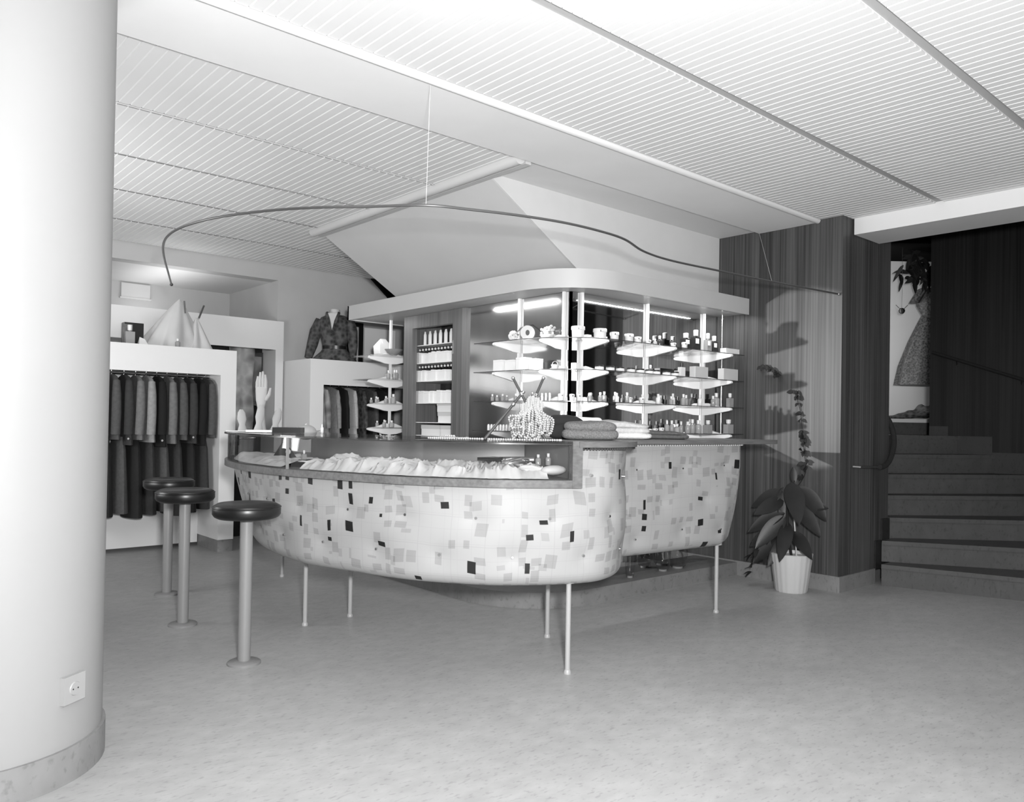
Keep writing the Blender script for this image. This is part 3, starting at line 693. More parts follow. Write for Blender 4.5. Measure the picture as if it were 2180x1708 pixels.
# ------------------------------------------------------------------ jars, bottles and boxes on the shelves
def jar(name, label, group, x, y, z, w, h, lid='white', cat='jar'):
    t = thing(name, label, cat, (x, y, z), group); r = w / 2
    if lid == 'white':
        b = part('body', G().lathe([(r * .80, 0), (r * .86, h * .04), (r * .9, h * .62), (r * .93, h * .66)], (x, y, z), 20), 'jar_white', t)
        part('lid', G().lathe([(r * 1.0, h * .66), (r * 1.0, h * .90), (r * .94, h * .96), (r * .5, h)], (x, y, z), 20), 'cap_white', t)
        part('print', G().obox((x - 0.45 * r, y - r * 0.80, z + h * .72), w * .26, 0.004, h * .16, -0.35), 'print_grey', b)
    else:
        part('body', G().lathe([(r * .92, 0), (r, h * .06), (r, h * .60), (r * .94, h * .70)], (x, y, z), 20), 'jar_white', t)
        part('lid', G().lathe([(r * .95, h * .70), (r * .97, h * .92), (r * .9, h), (r * .3, h * 1.01)], (x, y, z), 20), 'lid_dark', t)
    return t
def bottle(name, label, group, x, y, z, w, h, mat, square=False, lab=False, cat='bottle'):
    t = thing(name, label, cat, (x, y, z), group); r = w / 2; hb = h * .70
    if square:
        b = part('body', G().obox((x, y, z + hb * .46), w, w * .6, hb * .92).lathe([(r * .4, hb * .92), (r * .36, hb * 1.02)], (x, y, z), 12), mat, t)
    else:
        b = part('body', G().lathe([(r * .9, 0), (r, h * .03), (r, hb * .78), (r * .86, hb * .9), (r * .38, hb), (r * .36, hb * 1.04)], (x, y, z), 16), mat, t)
    part('cap', G().lathe([(r * .50, hb * 1.02), (r * .54, h * .98), (r * .4, h)], (x, y, z), 14), 'cap_white', t)
    if lab: part('label', G().obox((x - w * .12, y - (w * .30 + .001 if square else r * 1.0), z + hb * .66), w * .55, 0.003, hb * .34, 0.0 if square else -0.2), 'card_white', b)
    return t
YS = 3.345; Z1, Z2, Z3, Z4 = [z + 0.006 for z in LEV]
grp1 = 'white lidded jars on the top glass shelf'
for i, (x, w, h) in enumerate([(3.49, .086, .072), (3.655, .088, .070)]): jar('cream_jar', 'large white cosmetic jar with flared lid on the top glass shelf', grp1, x, YS + (0.03 if i == 0 else 0), Z1, w, h)
for x, w, h in [(3.791, .060, .060), (3.933, .061, .061)]: jar('cream_jar', 'medium white cosmetic jar on the top glass shelf', grp1, x, YS, Z1, w, h)
for x, w, h in [(4.022, .049, .049), (4.128, .041, .037), (4.36, .040, .034), (4.485, .044, .048)]: jar('cream_jar', 'small white cosmetic jar on the top glass shelf', grp1, x, YS - (0.03 if x > 4.2 else 0), Z1, w, h)
for x, w, h in [(3.575, .04, .025), (3.727, .03, .026)]:
    carton('low_box', 'tiny white box between two large jars on the top glass shelf', 'tiny boxes between the top shelf jars', x, YS + 0.03, Z1, w, 0.03, h, 'card_white')
bottle('perfume_bottle', 'tiny round bottle with ball cap on the top glass shelf', None, 4.20, YS, Z1, .028, .050, 'bottle_pale')
for x, h in [(4.287, .080), (4.422, .087)]: bottle('perfume_bottle', 'slender dark bottle with white cap on the top glass shelf', 'slender dark bottles', x, YS + .03, Z1, .036, h, 'bottle_dark')
bottle('perfume_bottle', 'square dark bottle with a small pale label on the top glass shelf', None, 4.539, YS, Z1, .072, .118, 'bottle_dark', True, True)
bottle('perfume_bottle', 'tallest square dark bottle with large pale label on the top glass shelf', None, 4.654, YS, Z1, .067, .150, 'bottle_dark', True, True)
bottle('perfume_bottle', 'grey glass bottle with long pale label in front of the last shelf post', None, 4.772, YS - 0.02, Z1, .052, .135, 'bottle_grey', True, True)
bottle('perfume_bottle', 'dark bottle with wide pale label above a low box', None, 4.906, YS + 0.02, Z1, .058, .130, 'bottle_dark', True, True)
carton('low_box', 'long low white box at the end of the top glass shelf', None, 5.005, YS - 0.05, Z1, .17, .05, .038, 'card_white')
# top shelf, left leg: ornaments
t = thing('fluffy_ball', 'round fluffy white powder puff on the top glass shelf', 'puff', (3.39, 3.86, Z1))
g = G()
for k in range(90):
    u, v = random.random() * 2 * pi, math.acos(random.uniform(-1, 1)); g.ball((3.39 + .028 * sin(v) * cos(u), 3.86 + .028 * sin(v) * sin(u), Z1 + .036 + .028 * cos(v)), .008, 5, 4)
part('tuft', g, 'fur_white', t, kind='stuff')
t = thing('gift_drum', 'round white gift box with dark oval medallion and ribbon on the top glass shelf', 'gift box', (3.39, 3.72, Z1))
c = Vector((3.39, 3.72, Z1 + .044)); ax = Vector((-.75, -.66, 0)).normalized(); sd = Vector((ax.y, -ax.x, 0))
part('drum', G().cyl(c - ax * .03, c + ax * .03, .043, n=28), 'jar_white', t)
part('rim', G().cyl(c + ax * .022, c + ax * .034, .046, n=28), 'card_cream', t)
part('medallion', G().lathe([(.001, 0)], (0, 0, 0), 3) if False else G().add([c + ax * .0345 + sd * .013 * cos(2 * pi * k / 20) + Vector((0, 0, .018 * sin(2 * pi * k / 20))) for k in range(20)], [tuple(range(20))]).add([c + ax * .036 + sd * .008 * cos(2 * pi * k / 20) + Vector((0, 0, .012 * sin(2 * pi * k / 20))) for k in range(20)], [tuple(range(20))]), 'stick_dark', t)
part('ribbon', G().tube([c + sd * -.09 + Vector((0, 0, .01)), c + sd * -.06 + Vector((0, 0, .03)), c + sd * -.03 + Vector((0, 0, .052)), c + sd * .01 + Vector((0, 0, .048)), c + sd * .05 + Vector((0, 0, .03)), c + sd * .075 + Vector((0, 0, .0)), c + sd * .06 + Vector((0, 0, -.012))], .005, 6), 'stick_dark', t)
t = thing('flower_bundle', 'bundle of small white blossoms in a woven tray on the top glass shelf', 'ornament', (3.40, 3.55, Z1))
part('tray', G().lathe([(.035, 0), (.05, .022), (.046, .024), (.03, .006)], (3.40, 3.55, Z1), 18), 'basket', t)
g = G()
for k in range(40): g.ball((3.40 + random.uniform(-.035, .035), 3.55 + random.uniform(-.035, .035), Z1 + .03 + random.uniform(0, .045)), .010, 6, 4)
part('blossom', g, 'basket', t, kind='stuff')
# second level
for k, (y, w, h) in enumerate([(3.984, .087, .078), (3.870, .083, .073), (3.755, .090, .084), (3.640, .065, .071)]):
    carton('gift_carton', ('plain white carton at the open end of the second glass shelf', 'plain white carton second from the open end of its shelf', 'tallest white carton of the row below the gift drum', 'smaller white carton next to the mirror corner')[k], 'white cartons on the second glass shelf', 3.39, y, Z2, .06, w, h, 'card_white')
t = thing('wire_basket', 'small woven basket on the second glass shelf near the mirror corner', 'basket', (3.42, 3.50, Z2))
part('bowl', G().lathe([(.018, 0), (.026, .03), (.023, .03), (.016, .004)], (3.42, 3.50, Z2), 14), 'basket', t)
part('handle', G().tube([(3.42 + .024 * cos(a), 3.50, Z2 + .03 + .02 * sin(a)) for a in [pi * k / 8 for k in range(9)]], .002, 5), 'basket', t)
carton('cube_box', 'small white cube box on the second glass shelf', None, 3.47, 3.375, Z2, .04, .035, .037, 'card_white', 0.2)
for x in (3.655, 3.756, 3.85, 3.956, 4.051, 4.143, 4.217, 4.328, 4.422):
    jar('cream_pot', 'flat white pot with dark lid on the second glass shelf', 'dark lidded pots on the second glass shelf', x, YS, Z2, .056, .034, 'dark')
bottle('perfume_bottle', 'grey flask behind the dark lidded pots on the second glass shelf', None, 4.25, 3.42, Z2, .034, .075, 'bottle_grey')
t = thing('lotion_bottle', 'white lotion bottle with black cap on the second glass shelf', 'bottle', (4.496, YS, Z2))
part('body', G().obox((4.496, YS, Z2 + .035), .046, .03, .07), 'jar_white', t); part('cap', G().cyl((4.496, YS, Z2 + .07), (4.496, YS, Z2 + .10), .012, n=12), 'lid_dark', t)
carton('long_carton', 'long pale carton beside the lotion bottle on the second glass shelf', None, 4.67, YS - .02, Z2, .150, .05, .082, 'card_cream', 0.0)
carton('long_carton', 'long pale carton at the wood column end of the second glass shelf', None, 4.97, YS - .06, Z2, .180, .05, .082, 'card_cream', 0.0)
# third level
for k, (x, w, h) in enumerate([(3.365, .025, .042), (3.41, .026, .043), (3.457, .026, .043), (3.507, .026, .043), (3.549, .029, .052), (3.599, .029, .049), (3.646, .029, .059), (3.738, .03, .068), (3.8, .03, .06), (3.841, .03, .069), (3.9, .03, .067), (3.984, .031, .04), (4.046, .031, .04), (4.113, .031, .062), (4.217, .032, .069), (4.297, .032, .064), (4.359, .032, .058), (4.442, .032, .081), (4.495, .033, .078), (4.593, .033, .076), (4.687, .033, .08), (4.754, .034, .074), (4.846, .034, .078), (4.96, .040, .104), (5.06, .040, .105)]):
    y = YS + (0.03 if k % 2 else -0.02) + (0.06 if x < 3.5 else 0)
    if h < .045: jar('cream_pot', 'small glass pot on the third glass shelf', 'pots on the third glass shelf', x, y, Z3, w + .008, h, 'white', 'jar')
    elif h > .1: bottle('flacon', 'large clear flacon at the wood column end of the third glass shelf', 'large flacons on the third glass shelf', x, y, Z3, w + .01, h, 'bottle_pale', k == 24)
    else: bottle('flacon', 'small white capped flacon in the crowded row on the third glass shelf', 'flacons on the third glass shelf', x, y, Z3, w, h, ('bottle_pale', 'bottle_grey', 'jar_white')[k % 3])
for y, w, h in [(4.066, .022, .05), (4.017, .022, .042), (3.96, .022, .05), (3.917, .022, .04), (3.829, .021, .049)]:
    bottle('flacon', 'tiny flacon on the third glass shelf next to the hazy mirror', 'tiny flacons by the hazy mirror', 3.39, y, Z3, w, h, 'bottle_grey')
for y in (3.57, 3.535, 3.50):
    t = thing('lipstick_tube', 'thin upright lipstick tube on the third glass shelf at the corner', 'lipstick', (3.38, y, Z3), 'lipstick tubes on the third glass shelf')
    part('case', G().cyl((3.38, y, Z3), (3.38, y, Z3 + .028), .0075, n=10), 'metal', t); part('cap', G().cyl((3.38, y, Z3 + .028), (3.38, y, Z3 + .047), .0065, n=10), 'cap_white', t)
# fourth level
for k, (x, w, h) in enumerate([(4.216, .038, .032), (4.282, .038, .038), (4.343, .032, .086), (4.395, .032, .087), (4.453, .042, .065), (4.50, .029, .082), (4.576, .04, .082), (4.631, .04, .099), (4.70, .047, .094)]):
    if h < .04: jar('cream_pot', 'small pale pot on the lowest glass shelf behind the folded knitwear', 'pots on the lowest glass shelf', x, YS, Z4, w, h)
    else: bottle('flacon', 'white capped flacon on the lowest glass shelf behind the counter top', 'flacons on the lowest glass shelf', x, YS, Z4, w, h, ('bottle_pale', 'bottle_grey')[k % 2])
bottle('cologne_bottle', 'broad grey cologne bottle on the lowest glass shelf', None, 4.817, YS, Z4, .061, .095, 'bottle_grey', True)
bottle('cologne_bottle', 'broad clear cologne bottle at the wood column end of the lowest glass shelf', None, 5.03, YS - .03, Z4, .069, .104, 'bottle_pale', True)
for k in range(9):
    y = 4.10 - k * .031
    t = thing('cream_tube', 'short white tube in the upright row on the lowest glass shelf', 'tube', (3.39, y, Z4), 'white tubes on the lowest glass shelf')
    part('body', G().cyl((3.39, y, Z4), (3.39, y, Z4 + .034), .0095, n=10), 'jar_white', t); part('cap', G().cyl((3.39, y, Z4 + .034), (3.39, y, Z4 + .041), .007, n=10), 'cap_white', t)
# end shelving items
t = thing('paper_bag', 'pale pointed paper bag on the top shelf beyond the stock cabinet', 'bag', (3.52, 5.66, Z1))
part('bag', G().loft([[(3.47, 5.61, Z1), (3.57, 5.61, Z1), (3.57, 5.71, Z1), (3.47, 5.71, Z1)], [(3.46, 5.61, Z1 + .09), (3.58, 5.61, Z1 + .09), (3.58, 5.71, Z1 + .09), (3.46, 5.71, Z1 + .09)], [(3.50, 5.65, Z1 + .15), (3.54, 5.65, Z1 + .15), (3.54, 5.67, Z1 + .15), (3.50, 5.67, Z1 + .15)]]), 'card_cream', t)
part('fold', G().tube([(3.49, 5.63, Z1 + .14), (3.52, 5.62, Z1 + .06), (3.53, 5.615, Z1 + .01)], .003, 5), 'card_white', t)
t = thing('shallow_bowl', 'shallow grey bowl on the top shelf beyond the stock cabinet', 'bowl', (3.50, 5.46, Z1))
part('bowl', G().lathe([(.02, 0), (.05, .02), (.075, .05), (.07, .05), (.045, .025), (.01, .008)], (3.50, 5.46, Z1), 20), 'bottle_grey', t); part('foot', G().cyl((3.50, 5.46, Z1), (3.50, 5.46, Z1 + .006), .025, n=16), 'bottle_grey', t)
for zi, lst in ((Z2, [(5.50, .03, .075), (5.44, .03, .078), (5.41, .028, .075)]), (Z3, [(5.76, .028, .05), (5.72, .028, .055), (5.68, .025, .06), (5.58, .03, .05), (5.53, .03, .06), (5.47, .035, .055), (5.42, .04, .075)]), (Z4, [(5.66, .03, .05), (5.60, .035, .055), (5.55, .03, .06), (5.50, .04, .05), (5.44, .04, .055)])):
    for k, (y, w, h) in enumerate(lst):
        bottle('flacon', 'small flacon on the ' + {Z2: 'short shelf under the paper bag', Z3: 'crowded third short shelf', Z4: 'lowest short shelf'}[zi] + ' beyond the stock cabinet', {Z2: 'flacons under the paper bag', Z3: 'flacons on the third short shelf', Z4: 'flacons on the lowest short shelf'}[zi], 3.48 + .04 * (k % 2), y, zi, w, h, ('bottle_pale', 'bottle_grey')[k % 2])
carton('square_box', 'square grey box behind the flacons beyond the stock cabinet', None, 3.60, 5.66, Z2, .06, .07, .06, 'card_cream')
# glass vases on the plinth
for x, y, r, h, l in ((4.39, 3.40, .055, .16, 'tall clear glass vase standing on the plinth under the shelves'), (4.57, 3.41, .07, .20, 'wide round clear glass vase standing on the plinth'), (4.02, 3.38, .035, .22, 'narrow clear glass vase on the plinth behind the padded counter')):
    t = thing('glass_vase', l, 'vase', (x, y, .095))
    part('wall', G().lathe([(r * .55, .002), (r * .8, .02), (r, h * .5), (r * .92, h)], (x, y, .095), 24), 'vase_glass', t); part('base', G().cyl((x, y, .096), (x, y, .108), r * .55, r * .5, 20), 'bottle_pale', t)

# ================================================================== ON AND IN THE COUNTER
TOP = 1.0215
# satin cloth lying in folds along the showcase
i0, i1 = iP + 2, iV - 3
seg = FRONT[i0:i1]; nseg = NF[i0:i1]; ns_ = len(seg)
def cloth_fn(u, v):
    k = min(int(u * (ns_ - 1)), ns_ - 2); t = u * (ns_ - 1) - k
    x = seg[k][0] * (1 - t) + seg[k + 1][0] * t; y = seg[k][1] * (1 - t) + seg[k + 1][1] * t
    nx, ny = nseg[k]
    s = u * 22
    edge = 0.035 + 0.022 * noise.noise(Vector((s * 0.6, 3.1, 0)))
    d = edge + v * 0.34
    rid = (1 - abs(noise.noise(Vector((s * 0.75 + v * 1.4, v * 1.6, 1.0))))) ** 4
    rid2 = (1 - abs(noise.noise(Vector((s * 1.9 - v * 3.0, v * 3.0, 6.0))))) ** 6
    h = 0.012 + 0.036 * rid + 0.014 * rid2 + 0.016 * noise.noise(Vector((s * 0.35, v * 1.2, 4.0))) + 0.012 * sin(v * pi)
    h *= min(1, v * 7 + 0.05); h = max(h, 0.002)
    return (x + nx * d, y + ny * d, 0.859 + h)
solo('satin_cloth', G().grid(cloth_fn, 190, 22), 'satin', 'crumpled white satin cloth spread along the glass showcase', 'cloth')
j1 = iP - 3; j0 = nearest((1.85, 4.72)); seg2 = FRONT[j0:j1]; nseg2 = NF[j0:j1]
def cloth2(u, v):
    k = min(int(u * (len(seg2) - 1)), len(seg2) - 2); x, y = seg2[k]; x2, y2 = seg2[k + 1]; t = u * (len(seg2) - 1) - k
    nx, ny = nseg2[k]; d = 0.04 + v * 0.32; s = u * 9
    h = max(0.002, (0.02 + 0.03 * abs(noise.noise(Vector((s * 0.7, v * 2.5, 9.0)))) + 0.012 * noise.noise(Vector((s * 2, v * 5, 2.0)))) * min(1, v * 7 + 0.05))
    return (x * (1 - t) + x2 * t + nx * d, y * (1 - t) + y2 * t + ny * d, 0.859 + h)
solo('satin_cloth', G().grid(cloth2, 90, 18), 'satin', 'pale satin cloth in the curved end of the showcase', 'cloth')
def lay_box(name, label, cat, c, sx, sy, sz, rz, mat, mat2='card_white'):
    t = thing(name, label, cat, c)
    part('cover', G().obox((c[0], c[1], c[2] + sz / 2), sx, sy, sz, rz), mat, t)
    part('edge', G().obox((c[0] - 0.004, c[1] - 0.004, c[2] + sz * 0.42), sx * 0.985, sy * 0.985, sz * 0.5, rz), mat2, t)
    return t
lay_box('wallet', 'black leather wallet lying on satin in the showcase', 'wallet', (2.33, 2.78, 0.925), 0.13, 0.09, 0.014, 0.3, 'card_black', 'lid_dark')
lay_box('flat_case', 'grey flat case with white edge leaning on satin in the showcase', 'case', (2.43, 2.74, 0.922), 0.15, 0.09, 0.018, -0.2, 'cloth_4')
t = thing('silver_purse', 'small silvery evening purse lying on satin in the showcase', 'purse', (2.30, 2.60, 0.902))
part('bag', G().ball((2.30, 2.60, 0.922), 0.07, 18, 10, 1, 0.6, 0.34), 'metal', t); part('clasp', G().tube([(2.24, 2.57, 0.935), (2.30, 2.56, 0.946), (2.36, 2.57, 0.936)], 0.004, 6), 'metal', t)
for x, y, h in ((2.50, 2.66, .05), (2.545, 2.64, .055), (2.585, 2.66, .05)):
    bottle('sample_bottle', 'small white capped sample bottle standing in the showcase', 'sample bottles in the showcase', x, y, 0.905, .026, h, 'bottle_grey')
t = thing('glove_pair', 'folded pair of white gloves beside the showcase corner post', 'gloves', (2.40, 2.47, 0.875))
part('palm', G().ball((2.42, 2.475, 0.895), 0.06, 16, 8, 1.2, 0.55, 0.36), 'satin', t)
for k in range(4):
    part('finger', G().tube([(2.37 - .01 * k, 2.49 + .018 * k, 0.895), (2.34 - .01 * k, 2.53 + .02 * k, 0.908), (2.31 - .01 * k, 2.57 + .022 * k, 0.905)], [.011, .010, .006], 8), 'satin', t)
# things in the curved end
bottle('flacon', 'small square perfume flacon in the curved end of the showcase', None, 1.88, 3.76, 0.88, .022, .06, 'bottle_grey', True)
t = thing('necklace_stand', 'dark wedge shaped necklace stand in the curved end of the showcase', 'stand', (1.92, 4.08, 0.885))
part('easel', G().loft([[(1.88, 4.04, .885), (1.97, 4.02, .885), (1.97, 4.13, .885), (1.88, 4.14, .885)], [(1.915, 4.075, .975), (1.925, 4.075, .975), (1.925, 4.085, .975), (1.915, 4.085, .975)]], True, False), 'cloth_2', t)
part('base', G().box(1.87, 1.98, 4.01, 4.15, .879, .886), 'card_black', t)
t = thing('pearl_brooch', 'single large white ball ornament on a pin in the curved end of the showcase', 'ornament', (1.84, 3.86, 0.88))
part('ball', G().ball((1.84, 3.86, .928), .014, 14, 10), 'pearl', t); part('pin', G().cyl((1.84, 3.86, .88), (1.84, 3.86, .916), .003, n=6), 'metal', t)
lay_box('jewel_case', 'low dark jewel case in the curved end of the showcase', 'case', (1.88, 3.72, 0.88), .07, .06, .014, 0.2, 'card_black')
# ---- pearl strands hung on crossed sticks
PC = Vector((2.30, 2.615, TOP))
R_ = Vector((0.751, -0.66, 0)); D_ = Vector((0.66, 0.751, 0))
st = thing('stick_stand', 'stand of crossed dark sticks with bright knobs carrying pearl strands', 'stand', PC)
for a, b in (((.145, -.035, 0), (-.002, .03, .277)), ((.02, .06, 0), (.132, -.01, .277)), ((-.122, -.03, 0), (.045, .02, .215)), ((.10, .07, 0), (.085, -.0, .21))):
    p0 = PC + R_ * a[0] + D_ * a[1]; p1 = PC + R_ * b[0] + D_ * b[1] + Vector((0, 0, b[2]))
    s0 = part('stick', G().cyl(p0 + Vector((0, 0, .004)), p1, 0.0065, 0.006, 10), 'stick_dark', st)
    part('knob', G().ball(p1, 0.0085, 12, 8), 'metal', s0)
    part('band', G().cyl(p0.lerp(p1, .72), p0.lerp(p1, .76), .0085, n=10), 'metal', s0)
def strand(label, group, pts, r=0.0052, name='pearl_necklace'):
    path = smooth_path(pts, r * 1.95); g = G()
    for p in path: g.ball(p, r * random.uniform(.92, 1.04), 8, 6)
    t = thing(name, label, 'necklace', (sum(p[0] for p in path) / len(path), sum(p[1] for p in path) / len(path), min(p[2] for p in path) - r), group)
    part('beads', g, 'pearl', t, kind='stuff')
    q = path[len(path) // 2]
    part('clasp', G().ball(q, r * 1.3, 8, 6), 'metal', t)
def wp(a, d, z): v = PC + R_ * a + D_ * d; return (v.x, v.y, TOP + z)
for k in range(30):
    a = 0.040 + 0.085 * (k % 15) / 14 + random.uniform(-.004, .004); back = k >= 15
    c_ = 0.082; top = 0.205 - 1.6 * abs(a - c_) * .6 + random.uniform(-.016, .006); lo = random.uniform(.006, .075) if not back else random.uniform(.006, .03)
    w = c_ + (a - c_) * random.uniform(1.5, 1.9); fr_ = (-.045 if not back else -.005) + random.uniform(-.012, .012); sp = random.uniform(.008, .016)
    strand('white pearl necklace hanging in a thick bunch on the crossed sticks', 'pearl necklaces on the crossed sticks',
           [wp(a, .03, top - .04), wp(a, .01, top), wp(a - sp * .3, fr_ + .01, top - .045), wp(w - sp, fr_, (lo + top) / 2), wp(w - sp * .8, fr_ - .006, lo + .02), wp(w, fr_ - .008, lo), wp(w + sp * .8, fr_ - .004, lo + .02), wp(w + sp, fr_, (lo + top) / 2), wp(a + sp * .4, fr_ + .012, top - .04), wp(a + .004, .010, top + .003)])
for k in range(3):
    z = 0.0054; y = -.055 - .014 * k
    strand(('straight pearl necklace laid along the glass edge in front of the sticks', 'pearl necklace laid out to the side of the crossed sticks', 'pearl necklace coiled on the glass behind another laid strand')[k], None,
           [[wp(-.10, -.075, z), wp(0, -.078, z), wp(.12, -.074, z), wp(.21, -.06, z)], [wp(-.37, .0, z), wp(-.30, -.03, z), wp(-.22, -.03, z), wp(-.13, -.045, z)], [wp(-.33, .04, z), wp(-.27, .02, z), wp(-.22, .03, z), wp(-.20, .06, z), wp(-.25, .07, z), wp(-.30, .05, z + .009), wp(-.26, .03, z + .009)]][k])
# ---- folded knitwear on the wooden top
def soft_slab(cx, cy, z, lx, ly, h, rz, bulge=0.2, seed=0, roll=0.0):
    def fn(u, v):
        a = 2 * pi * u; b = -pi / 2 + pi * v
        ex = 0.38
        sg = lambda t: math.copysign(abs(t) ** ex, t)
        x = lx / 2 * sg(cos(a)) * abs(cos(b)) ** .3; y = ly / 2 * sg(sin(a)) * abs(cos(b)) ** .3
        zz = h / 2 * (1 + math.copysign(abs(sin(b)) ** .8, sin(b)))
        n = noise.noise(Vector((x * 14 + seed, y * 14, zz * 9)))
        zz *= 1 + bulge * n + bulge * .9 * (0.5 - (x / lx) ** 2 * 2 - (y / ly) ** 2 * 2) + roll * x / lx
        x *= 1 + .05 * n
        return (cx + x * cos(rz) - y * sin(rz), cy + x * sin(rz) + y * cos(rz), z + max(0, zz))
    return G().grid(fn, 44, 20)
def garment(name, label, c, lx, ly, hs, rz, mats, cat, parts, rolls=None):
    t = thing(name, label, cat, (c[0], c[1], TOP)); z = TOP + 0.0005
    for k, h in enumerate(hs):
        part(parts[k], soft_slab(c[0] + 0.008 * k, c[1] + .004 * k, z, lx * (1 - .06 * k), ly * (1 - .05 * k), h, rz, .25, k * 3.3 + c[0] * 9, (rolls or [0] * 9)[k]), mats[k], t); z += h * 0.8
    return t
rzc = YAW - pi / 2
garment('felt_beret', 'black felt beret perched behind the grey folded sweater', (2.86, 2.84), .18, .16, (.075, .05), rzc, ('felt_black', 'felt_black'), 'hat', ('brim', 'crown'), (0, -.5))
garment('folded_sweater', 'speckled grey folded sweater on the wooden counter top', (2.84, 2.66), .27, .19, (.05, .045), rzc, ('knit_grey', 'knit_grey'), 'sweater', ('lower_fold', 'upper_fold'))
t = garment('fur_collar', 'white fluffy fur collar lying over the grey sweater', (2.98, 2.84), .20, .12, (.085, .04), rzc, ('fur_white', 'fur_white'), 'collar', ('band', 'trim'))
g = G()
for k in range(500):
    a = random.uniform(0, 2 * pi); r = random.uniform(0, 1) ** .5; p = Vector((2.98 + .10 * r * cos(a), 2.84 + .055 * r * sin(a), TOP + .10 - .03 * r)); d = Vector((random.uniform(-1, 1), random.uniform(-1, 1), random.uniform(.2, 1))).normalized() * .02
    s = Vector((.0012, 0, 0)); g.add([p - s, p + s, p + d], [(0, 1, 2)])
part('fur', g, 'fur_white', t, kind='stuff')
garment('folded_sweater', 'pale folded sweaters stacked with rolled edge on the wooden counter top', (3.22, 2.78), .30, .22, (.035, .035, .035), rzc, ('knit_white', 'knit_light', 'knit_light'), 'sweater', ('lower_fold', 'middle_fold', 'upper_fold'), (0, 0, -.6))
garment('folded_sweater', 'dark grey folded sweater at the end of the knitwear row', (3.52, 2.76), .30, .18, (.028, .022), rzc, ('knit_dark', 'knit_dark'), 'sweater', ('lower_fold', 'upper_fold'), (0, -.5))
# ---- left end of the counter top
t = thing('glove_display', 'tall white glove on a display hand at the end of the glass counter', 'gloves', (2.02, 4.62, TOP))
c = (2.02, 4.62)
part('cuff', G().loft([[(c[0] + r1 * cos(a), c[1] + r1 * .8 * sin(a), TOP + z) for a in [2 * pi * k / 16 for k in range(16)]] for z, r1 in ((0, .036), (.03, .030), (.10, .024), (.15, .022))]), 'glove_white', t)
part('palm', G().loft([[(c[0] + R_.x * r1 * cos(a) + D_.x * r2 * sin(a), c[1] + R_.y * r1 * cos(a) + D_.y * r2 * sin(a), TOP + z) for a in [2 * pi * k / 16 for k in range(16)]] for z, r1, r2 in ((.145, .022, .020), (.19, .032, .018), (.25, .036, .015), (.27, .034, .012))]), 'glove_white', t)
for k, (o_, l_) in enumerate(((-.026, .075), (-.009, .10), (.009, .105), (.026, .085))):
    q = Vector((c[0], c[1], TOP + .26)) + R_ * o_; part('finger', G().tube([q, q + Vector((0, 0, l_ * .5)), q + R_ * o_ * -.15 + Vector((0, 0, l_))], [.0105, .0100, .006], 8), 'glove_white', t)
q = Vector((c[0], c[1], TOP + .19)) + R_ * .026
part('thumb', G().tube([q, q + R_ * .022 + Vector((0, 0, .035)), q + R_ * .030 + Vector((0, 0, .075))], [.012, .011, .006], 8), 'glove_white', t)
t = thing('glove_pair', 'pair of white gloves standing open beside the tall display hand', 'gloves', (1.95, 4.55, TOP))
for k, (x, y, h, tx) in enumerate(((1.90, 4.60, .13, -.01), (1.96, 4.52, .16, .02), (2.06, 4.52, .14, .03))):
    part('glove', G().loft([[(x + tx * q + .026 * w * cos(a), y + .016 * w * sin(a), TOP + h * q) for a in [2 * pi * j / 12 for j in range(12)]] for q, w in ((0, 1.2), (.3, .7), (.55, 1.1), (.85, .9), (1, .4))]), 'glove_white', t)
t = thing('cloth_bonnet', 'rounded white cloth bonnet near the black folder on the glass counter', 'bonnet', (2.16, 4.30, TOP))
part('crown', G().ball((2.16, 4.30, TOP + .001), .062, 20, 12, 1, 1, .72), 'glove_white', t); part('button', G().ball((2.16, 4.30, TOP + .047), .009, 8, 6), 'pearl', t)
bottle('flacon', 'little white bottle beside the cloth bonnet on the glass counter', None, 2.20, 4.18, TOP, .018, .05, 'jar_white')
t = thing('black_folder', 'open black folder with pale pages on the glass counter', 'folder', (1.93, 4.18, TOP))
part('cover', G().obox((1.955, 4.10, TOP + .016), .15, .14, .030, rzc + .1), 'card_black', t)
part('pages', G().obox((1.86, 4.24, TOP + .008), .15, .10, .012, rzc + .1), 'card_white', t)
t = thing('paper_sheet', 'flat pale sheets lying at the very end of the glass counter', 'paper', (1.86, 4.48, TOP))
part('sheet', G().obox((1.87, 4.47, TOP + .003), .20, .12, .004, rzc), 'card_white', t); part('sheet', G().obox((1.885, 4.44, TOP + .0065), .14, .10, .003, rzc + .3), 'card_cream', t)

# ================================================================== HANGING RAIL
rail = [(1.783, 5.565), (1.616, 5.111), (1.455, 4.673), (1.349, 4.356), (1.291, 4.115), (1.273, 3.889), (1.299, 3.653), (1.365, 3.437), (1.478, 3.206), (1.605, 3.028), (1.716, 2.908), (1.883, 2.711), (2.054, 2.634), (2.255, 2.561), (2.489, 2.507), (2.729, 2.499), (2.928, 2.526), (3.2, 2.63), (3.484, 2.669), (3.889, 2.649), (4.413, 2.612), (5.13, 2.54)]
t = thing('curved_rail', 'thin curved metal rail hanging in a wave above the counter', 'rail', (2.5, 2.6, 2.0))
part('rod', G().tube([(x, y, 2.0) for x, y in smooth_path(rail, .04)], .006, 8), 'rail_brass', t)
part('wire', G().cyl((1.883, 2.711, 2.0), (1.90, 2.72, 2.515), .0012, n=5), 'card_cream', t); part('wire', G().cyl((4.413, 2.612, 2.0), (5.10, 3.13, 2.52), .0012, n=5), 'card_cream', t)
part('end_cap', G().ball((1.783, 5.565, 2.0), .011, 10, 8), 'dark_metal', t); part('end_cap', G().ball((5.128, 2.54, 2.0), .010, 10, 8), 'metal', t)

